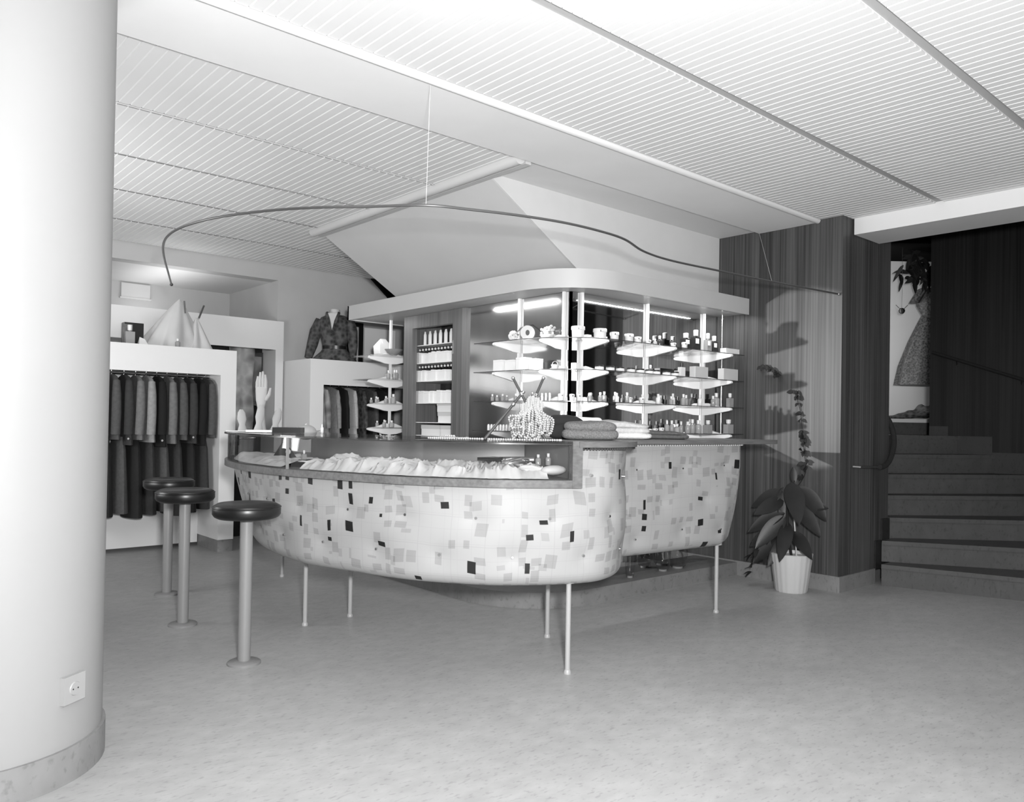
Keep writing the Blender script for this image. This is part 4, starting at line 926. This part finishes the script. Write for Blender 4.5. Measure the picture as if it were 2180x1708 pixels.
# ================================================================== CLOTHES UNITS AT THE FAR WALL
rk = thing('clothes_rack', 'white open fronted clothes unit full of jackets by the far wall', 'rack', (1.9, 6.6, 0))
part('header', G().box(0.6, 2.59, 6.42, 6.45, 1.448, 1.655), 'panel_white', rk)
part('top_board', G().box(0.6, 2.59, 6.45, 6.90, 1.625, 1.655), 'panel_white', rk)
part('side_panel', G().box(2.46, 2.59, 6.421, 6.90, 0.10, 1.625), 'panel_white', rk)
part('base_block', G().box(2.465, 2.59, 6.43, 6.89, 0.0, 0.10), 'linoleum_skirting', rk)
part('back_panel', G().box(0.6, 2.46, 6.88, 6.90, 0.03, 1.625), 'panel_white', rk)
part('hanging_rail', G().cyl((0.6, 6.66, 1.44), (2.46, 6.66, 1.44), .012, n=10), 'metal', rk)
part('lower_rail', G().cyl((0.6, 6.68, 0.93), (2.46, 6.68, 0.93), .010, n=10), 'metal', rk)
def ell(x, y, z, rx, ry, n=20, ph=0.0):
    return [(x + rx * cos(2 * pi * k / n) * (1 + .12 * sin(3 * 2 * pi * k / n + ph)), y + ry * sin(2 * pi * k / n), z) for k in range(n)]
def jacket(x, mat, zh, dx, label, lap):
    t = thing('jacket', label, 'jacket', (x, 6.66, zh), 'jackets in the clothes unit')
    part('body', G().loft([ell(x, 6.66, 1.425, .012, .05), ell(x, 6.66, 1.405, .020, .14), ell(x, 6.66, 1.37, .027, .185), ell(x + dx * .2, 6.66, 1.28, .032, .195), ell(x + dx * .5, 6.66, 1.12, .034, .185, ph=1), ell(x + dx * .8, 6.66, (1.12 + zh) / 2, .037, .20, ph=2), ell(x + dx, 6.66, zh, .040, .215, ph=3)]), mat, t)
    part('sleeve', G().tube([(x - .005, 6.50, 1.37), (x - .01 + dx * .2, 6.475, 1.27), (x - .012 + dx * .5, 6.468, 1.12), (x - .015 + dx * .9, 6.475, .96)], [.026, .033, .035, .034], 12), lap, t)
    part('hanger', G().tube([(x, 6.52, 1.385), (x, 6.66, 1.425), (x, 6.66, 1.455), (x, 6.672, 1.462)], .004, 6), 'metal', t)
    if random.random() < .6: part('button', G().ball((x - .02 + dx, 6.452, zh + .05), .009, 10, 8), 'pearl', t)
jk = [(1.50, 'cloth_2', 'dark grey jacket hanging deepest in the clothes unit row'), (1.60, 'cloth_1', 'almost black jacket beside the deepest dark grey one'), (1.70, 'cloth_3', 'mid grey jacket with pale button at the dark end of the jacket row'), (1.79, 'cloth_2', 'dark grey jacket just before the pale pair of jackets'),
      (1.875, 'cloth_4', 'grey jacket hanging directly beside the lightest jacket'), (1.955, 'cloth_5', 'lightest grey jacket in the clothes unit'), (2.035, 'cloth_0', 'black jacket right after the lightest grey jacket'), (2.115, 'cloth_4', 'grey jacket with flared hem between two darker jackets'),
      (2.195, 'cloth_3', 'mid grey jacket near the middle of the side post half'), (2.275, 'cloth_2', 'dark grey jacket next to the black jacket by the side post'), (2.355, 'cloth_0', 'black jacket second from the side post of the clothes unit'), (2.425, 'cloth_3', 'mid grey jacket pressed against the side post of the clothes unit')]
for i, (x, m, l) in enumerate(jk):
    jacket(x, m, random.uniform(.86, .95), random.uniform(-.01, .015), l, m)
for i in range(9):
    x = 1.55 + i * .105; m = ('cloth_2', 'cloth_1', 'cloth_3', 'cloth_1', 'cloth_2', 'cloth_3', 'cloth_2', 'cloth_1', 'cloth_2')[i]
    t = thing('skirt', ('almost black' if m == 'cloth_1' else 'dark grey' if m == 'cloth_2' else 'mid grey') + ' skirt hanging below the jackets in the clothes unit', 'skirt', (x, 6.68, .32), 'skirts in the clothes unit')
    part('cloth', G().loft([ell(x, 6.68, .92, .03, .13), ell(x, 6.68, .84, .045, .16), ell(x, 6.68, .60, .055, .19, 20, i), ell(x, 6.68, .31 + .02 * (i % 3), .062, .205, 20, i + 1)]), m, t)
    part('waistband', G().loft([ell(x, 6.68, .915, .033, .133), ell(x, 6.68, .94, .033, .133)]), m, t)
# things on top of the clothes unit
t = thing('perfume_carton', 'black open carton with perfume bottle on top of the clothes unit', 'box', (1.83, 6.60, 1.655))
part('carton', G().box(1.765, 1.905, 6.58, 6.66, 1.656, 1.83), 'card_black', t); part('inset', G().box(1.745, 1.82, 6.565, 6.581, 1.665, 1.815), 'cloth_4', t)
bottle('perfume_bottle', 'square pale perfume bottle in front of the black carton', None, 1.79, 6.53, 1.656, .065, .15, 'bottle_pale', True)
t = thing('card_sign', 'small white folded card beside the black carton', 'card', (1.88, 6.52, 1.656)); part('card', G().loft([[(1.85, 6.50, 1.656), (1.92, 6.50, 1.656), (1.92, 6.55, 1.656), (1.85, 6.55, 1.656)], [(1.86, 6.524, 1.715), (1.90, 6.524, 1.70), (1.90, 6.526, 1.70), (1.86, 6.526, 1.715)]], True, False), 'card_white', t); part('fold', G().tube([(1.86, 6.525, 1.716), (1.90, 6.525, 1.701)], .002, 5), 'card_white', t)
bottle('flacon', 'glittering small flacon at the foot of the draped white shawl', None, 2.14, 6.50, 1.656, .04, .07, 'bottle_pale')
t = thing('draped_shawl', 'white shawl draped over sticks in two peaks on the clothes unit', 'shawl', (2.2, 6.62, 1.656))
def shawl(cx, h, rx, ry, seed, sk):
    def fn(u, v):
        a = 2 * pi * u; r = (1 - v) ** .85
        n = 1 + .16 * sin(a * 7 + seed) * (1 - v) + .10 * sin(a * 4 + seed * 2)
        return (cx + rx * r * n * cos(a) + sk * v, 6.66 + ry * r * n * sin(a), 1.657 + h * v)
    return G().grid(fn, 60, 16)
part('drape', shawl(2.15, .41, .24, .13, 1.0, .05), 'satin', t); part('drape', shawl(2.34, .27, .13, .11, 2.0, .0), 'satin', t)
part('stick', G().cyl((2.235, 6.62, 1.95), (2.225, 6.62, 2.05), .006, n=6), 'stick_dark', t); part('stick', G().cyl((2.345, 6.62, 1.92), (2.385, 6.62, 2.03), .007, n=6), 'stick_dark', t)
# taller white frame behind
tf = thing('tall_frame', 'tall white frame with deep header behind the clothes unit', 'frame', (2.5, 6.95, 0))
part('header', G().box(0.6, 3.225, 6.905, 6.935, 1.735, 2.00), 'panel_white', tf)
part('side_post', G().box(3.15, 3.225, 6.906, 7.19, 0.0, 1.735), 'panel_white', tf)
part('top_board', G().box(0.6, 3.17, 6.935, 7.22, 1.97, 2.0), 'panel_white', tf)
part('back_panel', G().box(2.3, 3.15, 7.20, 7.215, 0.0, 1.97), 'cloth_1', tf)
t = thing('printed_scarf', 'long pale printed scarf hanging inside the tall white frame', 'scarf', (2.95, 7.14, 1.0))
part('cloth', G().grid(lambda u, v: (2.80 + .24 * u + .01 * sin(v * 9), 7.14 + .012 * sin(u * 12), 1.0 + .80 * v), 24, 10), 'scarf_print', t); part('fringe', G().box(2.80, 3.04, 7.135, 7.145, .97, 1.0), 'scarf_print', t)
t = thing('framed_print', 'dark framed print inside the tall white frame', 'picture', (3.09, 7.18, 1.25))
part('frame', G().box(3.03, 3.145, 7.17, 7.195, 1.22, 1.72), 'card_black', t); part('print', G().box(3.045, 3.13, 7.165, 7.172, 1.26, 1.68), 'picture_print', t)
area_light('added_alcove_uplight', (2.3, 7.45, 2.03), (2.3, 7.5, 2.4), 0.25, 2.2, 1.2)  # added lamp hidden behind the frame header, brightens the alcove ceiling
# vent panel in the alcove
t = thing('wall_panel', 'plain grey raised panel high on the alcove wall', 'panel', (2.26, 8.10, 2.24)); part('board', G().box(2.13, 2.39, 8.075, 8.10, 2.235, 2.37), 'wall_light', t); part('ledge', G().box(2.12, 2.40, 8.07, 8.10, 2.222, 2.236), 'wall_light', t)
# white box unit with bust
un = thing('display_box', 'white box shaped display unit with dark opening below the draped bust', 'display unit', (3.7, 6.6, 0))
part('side_panel', G().box(3.24, 3.37, 6.39, 6.93, 0, 1.635), 'panel_white', un)
part('header', G().box(3.37, 4.45, 6.39, 6.42, 1.41, 1.635), 'panel_white', un); part('top_board', G().box(3.37, 4.45, 6.42, 6.93, 1.605, 1.635), 'panel_white', un)
part('end_panel', G().box(4.45, 4.55, 6.39, 6.93, 0, 1.635), 'panel_white', un); part('back_panel', G().box(3.37, 4.45, 6.91, 6.93, 0, 1.605), 'cloth_3', un)
for x, m, l, w in ((3.46, 'scarf_print', 'pale printed blouse hanging in the white box unit', .075), (3.57, 'cloth_5', 'light blouse hanging in the white box unit', .06), (3.66, 'cloth_0', 'narrow black dress hanging in the white box unit', .045), (3.75, 'knit_light', 'pale garment hanging between two dark dresses', .05), (3.85, 'blouse_dark', 'dark patterned dress hanging in the white box unit', .06), (3.97, 'cloth_3', 'grey striped garment at the end of the white box unit', .06), (4.1, 'cloth_1', 'very dark coat at the end of the white box unit', .07)):
    w *= .62
    t = thing('hanging_garment', l, 'garment', (x, 6.64, .6), 'garments in the white box unit')
    part('body', G().loft([ell(x, 6.64, 1.40, .014, .04), ell(x, 6.64, 1.37, w * .7, .16), ell(x, 6.64, 1.30, w, .185), ell(x + .01, 6.64, 1.0, w * .95, .17, 20, 1), ell(x + .02, 6.64, .6, w * 1.15, .19, 20, 2)]), m, t)
    part('sleeve', G().tube([(x, 6.50, 1.33), (x + .005, 6.475, 1.2), (x + .01, 6.47, 1.02)], [w * .6, w * .6, w * .5], 10), m, t)
    part('hanger', G().tube([(x, 6.54, 1.38), (x, 6.64, 1.41), (x, 6.64, 1.425)], .004, 6), 'metal', t)
bx, by, bz = 3.585, 6.60, 1.636
t = thing('draped_bust', 'dark patterned blouse with belt on a bust form above the white box unit', 'bust', (bx, by, bz))
def ring(z, rx, ry, ox=0, n=24): # broad axis across the view
    return [(bx + R_.x * (rx * cos(2 * pi * k / n) + ox) + D_.x * ry * sin(2 * pi * k / n), by + R_.y * (rx * cos(2 * pi * k / n) + ox) + D_.y * ry * sin(2 * pi * k / n), bz + z) for k in range(n)]
part('bust_form', G().loft([ring(.02, .06, .05), ring(.34, .075, .05), ring(.44, .05, .045), ring(.485, .042, .04)]), 'card_cream', t)
part('bodice', G().loft([ring(.0, .21, .12), ring(.03, .20, .115), ring(.09, .13, .09), ring(.125, .105, .08), ring(.17, .115, .085), ring(.27, .145, .10), ring(.36, .155, .095), ring(.41, .13, .075), ring(.43, .085, .06)]), 'blouse_dark', t)
part('belt', G().loft([ring(.115, .112, .086), ring(.145, .113, .087)]), 'card_black', t)
def w3(a, d, z): v = Vector((bx, by, bz)) + R_ * a + D_ * d; return (v.x, v.y, bz + z)
part('sleeve', G().tube([w3(-.13, 0, .385), w3(-.175, -.01, .28), w3(-.20, -.02, .16), w3(-.235, -.03, .03)], [.05, .055, .05, .035], 12), 'blouse_dark', t)
part('sleeve', G().tube([w3(.13, 0, .385), w3(.165, -.01, .28), w3(.175, -.02, .15), w3(.18, -.03, .03)], [.05, .05, .045, .03], 12), 'blouse_dark', t)
part('neckline', G().add([w3(-.045, -.100, .44), w3(.045, -.100, .44), w3(.006, -.118, .27), w3(-.006, -.118, .27), w3(-.04, -.06, .44), w3(.04, -.06, .44), w3(.006, -.08, .27), w3(-.006, -.08, .27)], [(0, 3, 2, 1), (4, 5, 6, 7), (0, 1, 5, 4), (1, 2, 6, 5), (2, 3, 7, 6), (3, 0, 4, 7)]), 'card_cream', t, 'pale V shaped neckline')
part('lapel', G().tube([w3(-.055, -.085, .45), w3(-.035, -.118, .36), w3(-.004, -.122, .26)], [.012, .018, .008], 8), 'blouse_dark', t); part('lapel', G().tube([w3(.055, -.085, .45), w3(.035, -.118, .36), w3(.004, -.122, .26)], [.012, .018, .008], 8), 'blouse_dark', t)
t = thing('wall_poster', 'plain white sheet standing behind the end shelving', 'sheet', (4.2, 6.85, 1.636)); part('board', G().box(4.06, 4.42, 6.87, 6.885, 1.637, 2.02), 'card_white', t); part('foot', G().box(4.2, 4.28, 6.83, 6.89, 1.636, 1.645), 'card_white', t)
t = thing('leaning_panel', 'thin dark edged panel outline leaning behind the draped bust', 'panel', (3.88, 6.8, 1.636)); part('bar', G().box(3.86, 4.04, 6.86, 6.88, 2.02, 2.06), 'card_black', t); part('bar', G().box(4.00, 4.04, 6.86, 6.88, 1.64, 2.02), 'card_black', t); part('bar', G().box(3.86, 3.89, 6.86, 6.88, 1.64, 2.02), 'card_black', t)

# ================================================================== PLANTS BY THE WOOD COLUMN
pc = (4.93, 2.745)
pt = thing('plant_pot', 'white fluted plant pot in front of the wood column', 'pot', (pc[0], pc[1], 0))
part('vessel', G().lathe([(.098, 0), (.104, .01), (.135, .245), (.138, .255), (.122, .257), (.118, .235)], (pc[0], pc[1], 0), 80, .014, 20), 'pot_white', pt)
part('soil', G().cyl((pc[0], pc[1], .225), (pc[0], pc[1], .232), .115, n=24), 'soil', pt)
rp = thing('rubber_plant', 'rubber plant with large dark glossy leaves in the white pot', 'plant', (pc[0], pc[1], .23))
stem = smooth_path([(pc[0], pc[1], .23), (pc[0] - .02, pc[1] + .02, .45), (pc[0] + .0, pc[1] + .03, .62), (pc[0] + .03, pc[1] + .0, .74)], .03)
part('stem', G().tube(stem, .009, 8), 'leaf_ivy', rp)
part('stake', G().cyl((pc[0] + .03, pc[1] - .02, .23), (pc[0] + .01, pc[1] - .0, .62), .005, n=6), 'card_cream', rp)
def leaf_mesh(base, d, up_, L, w, droop):
    base = Vector(base); d = Vector(d).normalized(); up_ = Vector(up_); sdv = d.cross(up_).normalized()
    if sdv.length < .1: sdv = Vector((1, 0, 0))
    nrm = sdv.cross(d).normalized()
    g = G(); n = 10; V = []
    for i in range(n + 1):
        t = i / n; ww = w / 2 * (sin(pi * t ** .8) ** .75) if 0 < t < 1 else 0.001
        c = base + d * L * t - Vector((0, 0, 1)) * droop * L * t * t
        V += [c - sdv * ww + nrm * ww * .25, c, c + sdv * ww + nrm * ww * .25]
    g.add(V, [q for i in range(n) for q in ((3 * i, 3 * i + 1, 3 * i + 4, 3 * i + 3), (3 * i + 1, 3 * i + 2, 3 * i + 5, 3 * i + 4))], True)
    return g
LV = [((.0, .05, .70), (-.10, .06, -.9), .20, .11), ((-.02, .0, .73), (-.35, -.40, -.75), .27, .13), ((.03, -.03, .70), (.15, -.55, -.55), .25, .11), ((-.02, .05, .66), (-.3, .8, -.3), .22, .10), ((.0, .0, .60), (.05, -.7, -.6), .26, .11),
      ((-.02, .04, .52), (-.4, .75, -.35), .26, .10), ((-.01, .02, .46), (-.55, -.1, -.7), .26, .10), ((-.02, .04, .44), (-.3, .9, -.5), .26, .095), ((.0, .0, .40), (-.2, -.7, -.5), .22, .09), ((-.02, .03, .50), (-.45, .45, -.55), .27, .11),
      ((.0, .02, .36), (-.5, .3, -.6), .22, .09), ((.02, .0, .72), (.1, .1, 1.0), .14, .045), ((.03, -.02, .58), (.3, -.8, .1), .20, .09), ((-.03, .06, .36), (-.4, .8, -.75), .24, .09), ((-.02, .05, .60), (-.7, .45, -.2), .22, .10), ((.0, .04, .33), (-.1, .9, -.6), .24, .08)]
for b, d, L, w in LV:
    lf = part('leaf', leaf_mesh((pc[0] + b[0], pc[1] + b[1], b[2]), d, (-.75 + .2 * b[0], -.6, .45), L, w, .18), 'leaf_dark', rp)
# trailing small leaves at the pot's side
tr = thing('trailing_plant', 'small leaved trailing plant hanging over the plinth beside the pot', 'plant', (pc[0] - .05, pc[1] + .2, .1))
part('stem', G().tube(smooth_path([(pc[0] - .03, pc[1] + .06, .25), (pc[0] - .06, pc[1] + .14, .34), (pc[0] - .06, pc[1] + .22, .26), (pc[0] - .04, pc[1] + .28, .12)], .02), .004, 6), 'leaf_ivy', tr)
for k in range(22):
    t_ = k / 21; b = (pc[0] - .05 + random.uniform(-.04, .04), pc[1] + .07 + .22 * t_ + random.uniform(-.03, .03), .36 - .27 * t_ ** 2 + random.uniform(-.05, .05))
    part('leaf', leaf_mesh(b, (random.uniform(-1, .2), random.uniform(-.6, .9), random.uniform(-.8, .1)), (0, 0, 1), random.uniform(.05, .085), random.uniform(.03, .045), .3), 'leaf_ivy', tr)
iv = thing('ivy_vine', 'thin ivy vine climbing the wood column above the rubber plant', 'vine', (5.13, 2.77, .76))
vs_ = smooth_path([(4.99, 2.74, .70), (5.08, 2.745, .76), (5.127, 2.755, .82), (5.128, 2.772, .94), (5.128, 2.785, 1.06), (5.128, 2.80, 1.20), (5.128, 2.83, 1.30), (5.128, 2.855, 1.36)], .02)
part('stem', G().tube(vs_, .0022, 5), 'leaf_ivy', iv)
for z, n in ((.76, 4), (.83, 3), (.86, 3), (.93, 4), (.99, 3), (1.03, 5), (1.07, 3), (1.15, 1), (1.20, 2), (1.26, 1), (1.31, 4), (1.34, 3)):
    q = min(vs_, key=lambda p: abs(p[2] - z))
    for k in range(n):
        part('leaf', leaf_mesh((q[0] - .006, q[1] + random.uniform(-.015, .015), z + random.uniform(-.012, .012)), (-.5, random.uniform(-1, 1), random.uniform(-.7, .25)), (-1, 0, .4), random.uniform(.035, .055), random.uniform(.025, .036), .2), 'leaf_ivy', iv)
sp_ = thing('wall_sprig', 'dark leafy sprig fixed to the wood column beside the shelves', 'sprig', (5.13, 3.03, 1.5))
part('stem', G().tube([(5.136, 3.10, 1.545), (5.12, 3.04, 1.53), (5.12, 2.99, 1.50), (5.125, 2.95, 1.465)], .0025, 5), 'leaf_ivy', sp_)
for k in range(16):
    t_ = k / 15; part('leaf', leaf_mesh((5.118, 3.105 - .15 * t_, 1.548 - .075 * t_ ** 1.5 + random.uniform(-.015, .01)), (-.5, random.uniform(-.8, .8), random.uniform(-1, .3)), (-1, 0, .4), random.uniform(.03, .055), random.uniform(.02, .032), .2), 'leaf_ivy', sp_)

# ================================================================== STAIR DETAILS
hr = thing('curved_handrail', 'dark curved handrail sweeping round the wood column', 'handrail', (5.8, 2.46, .8))
part('rail', G().tube(smooth_path([(5.60, 2.46, .832), (5.70, 2.465, .84), (5.80, 2.47, .89), (5.90, 2.49, 1.00), (5.945, 2.53, 1.12), (5.95, 2.60, 1.24), (5.94, 2.68, 1.35), (5.94, 2.80, 1.48)], .03), [.016] * 0 or .019, 10), 'cloth_1', hr)
part('metal_end', G().tube([(5.30, 2.508, .838), (5.31, 2.465, .838), (5.45, 2.455, .835), (5.61, 2.46, .832)], .009, 8), 'rail_brass', hr)
n_ = Vector((-1.539, -.516, 0)).normalized()
wr = thing('wall_handrail', 'thin dark handrail running up the panelled stair wall', 'handrail', (7.2, 2.3, 1.6))
P0 = Vector((7.11, 2.69, 1.755)) + n_ * .05; P1 = Vector((7.62, 1.17, 1.16)) + n_ * .05
part('rail', G().cyl(P0, P1, .013, n=10), 'cloth_0', wr)
for f_ in (.115, .40, .7):
    p = P0.lerp(P1, f_); part('bracket', G().tube([p - n_ * .05 - Vector((0, 0, .04)), p - n_ * .02 - Vector((0, 0, .04)), p - Vector((0, 0, .012))], .006, 6), 'metal', wr)
# stepped skirting along the stair wall
tdir = Vector((.516, -1.539, 0)).normalized()
for s0_, s1_, zt in ((0.0, .14, 1.13), (.14, .46, 1.05), (.46, .75, .92), (.75, 1.2, .78)):
    a = Vector((7.104, 2.707, 0)) + tdir * s0_ + n_ * .012; b = Vector((7.104, 2.707, 0)) + tdir * s1_ + n_ * .012
    struct('baseboard_stair', G().prism([(a.x, a.y), (b.x, b.y), (b.x - n_.x * .011, b.y - n_.y * .011), (a.x - n_.x * .011, a.y - n_.y * .011)], .5, zt), 'stair_skirt')
# display window at the top of the stairs
def wv(a, d, z): v = Vector((0, 0, 0)) + rt * a + Vector((cos(YAW), sin(YAW), 0)) * d; return (v.x, v.y, z)
def wbox(a0, a1, d0, d1, z0, z1):
    p = [wv(a0, d0, 0)[:2], wv(a1, d0, 0)[:2], wv(a1, d1, 0)[:2], wv(a0, d1, 0)[:2]]; return G().prism(p, z0, z1)
struct('wall_display', wbox(3.4, 5.0, 8.45, 8.5, 1.05, 3.4), 'display_light', 'pale back wall of the display window upstairs')
struct('trim_ledge', wbox(3.4, 5.0, 7.62, 7.66, 1.165, 1.20), 'moulding_white', 'white ledge of the display window')
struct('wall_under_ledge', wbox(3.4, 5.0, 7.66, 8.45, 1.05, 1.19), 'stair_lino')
struct('trim_lintel', wbox(3.4, 5.0, 7.62, 8.5, 2.90, 3.4), 'dark_paint')
area_light('added_display_lamp', wv(3.5, 7.75, 2.05), wv(4.2, 8.45, 2.05), 0.08, 4.0, 1.5)  # added unseen lamp beside the window, brightens its back wall
dr = thing('display_dress', 'full pleated dress hanging in the display window up the stairs', 'dress', wv(4.08, 7.95, 1.55))
def dring(z, r, ph=0, a=4.245, n=36, fl=.0): return [wv(a + r * (1 + fl * cos(9 * 2 * pi * k / n)) * cos(2 * pi * k / n), 8.05 + .6 * r * (1 + fl * cos(9 * 2 * pi * k / n)) * sin(2 * pi * k / n), z) for k in range(n)]
part('skirt', G().loft([dring(1.55, .33, fl=.05), dring(1.75, .29, fl=.05), dring(2.0, .20, fl=.04), dring(2.2, .11, fl=.02), dring(2.27, .075)]), 'sequin', dr)
part('bodice', G().loft([dring(2.265, .075), dring(2.36, .13), dring(2.46, .14), dring(2.54, .10)]), 'sequin', dr)
part('sleeve', G().loft([[wv(4.145 + .05 * cos(2 * pi * k / 10), 8.0 + .05 * sin(2 * pi * k / 10), 2.52) for k in range(10)], [wv(4.06 + .05 * cos(2 * pi * k / 10), 8.0 + .05 * sin(2 * pi * k / 10), 2.38) for k in range(10)]]), 'sequin', dr)
hp = thing('hanging_plant', 'dark bushy hanging plant at the top of the display window', 'plant', wv(4.05, 7.9, 2.7))
part('stem', G().cyl(wv(4.03, 7.9, 2.60), wv(4.03, 7.9, 2.90), .006, n=6), 'leaf_ivy', hp)
for k in range(80):
    a = random.uniform(0, 2 * pi); r = random.uniform(.0, .19); z = 2.70 + random.uniform(-.12, .14)
    part('leaf', leaf_mesh(wv(4.02 + r * cos(a), 7.85 + .3 * r * sin(a), z), (random.uniform(-1, 1), random.uniform(-1, 1), random.uniform(-1.2, .5)), (-.66, -.75, .2), random.uniform(.09, .15), random.uniform(.035, .055), .3), 'leaf_ivy', hp)
og = thing('ball_ornament', 'small dark ball ornament dangling on a thread in the display window', 'ornament', wv(3.84, 7.8, 2.25))
part('ball', G().ball(wv(3.84, 7.8, 2.27), .030, 14, 10), 'bottle_dark', og); part('thread', G().cyl(wv(3.84, 7.8, 2.29), wv(3.84, 7.8, 2.90), .0015, n=5), 'stick_dark', og)
part('ribbon', G().tube([wv(3.78, 7.8, 2.33), wv(3.82, 7.8, 2.29), wv(3.86, 7.8, 2.29), wv(3.90, 7.8, 2.33)], .003, 5), 'stick_dark', og)
ds = thing('dark_drapery', 'crumpled dark drapery lying on the display window ledge', 'drapery', wv(4.0, 7.9, 1.19))
part('cloth', G().grid(lambda u, v: wv(3.62 + .75 * u, 7.7 + .5 * v, 1.192 + (.02 + .30 * u ** 1.6 * abs(.6 + .5 * noise.noise(Vector((u * 8, v * 6, 3))))) * sin(pi * min(1, .08 + .84 * v))), 40, 16), 'blouse_dark', ds)
part('fold', G().tube([wv(3.7, 7.72, 1.21), wv(3.9, 7.71, 1.225), wv(4.1, 7.72, 1.26)], .018, 8), 'blouse_dark', ds)
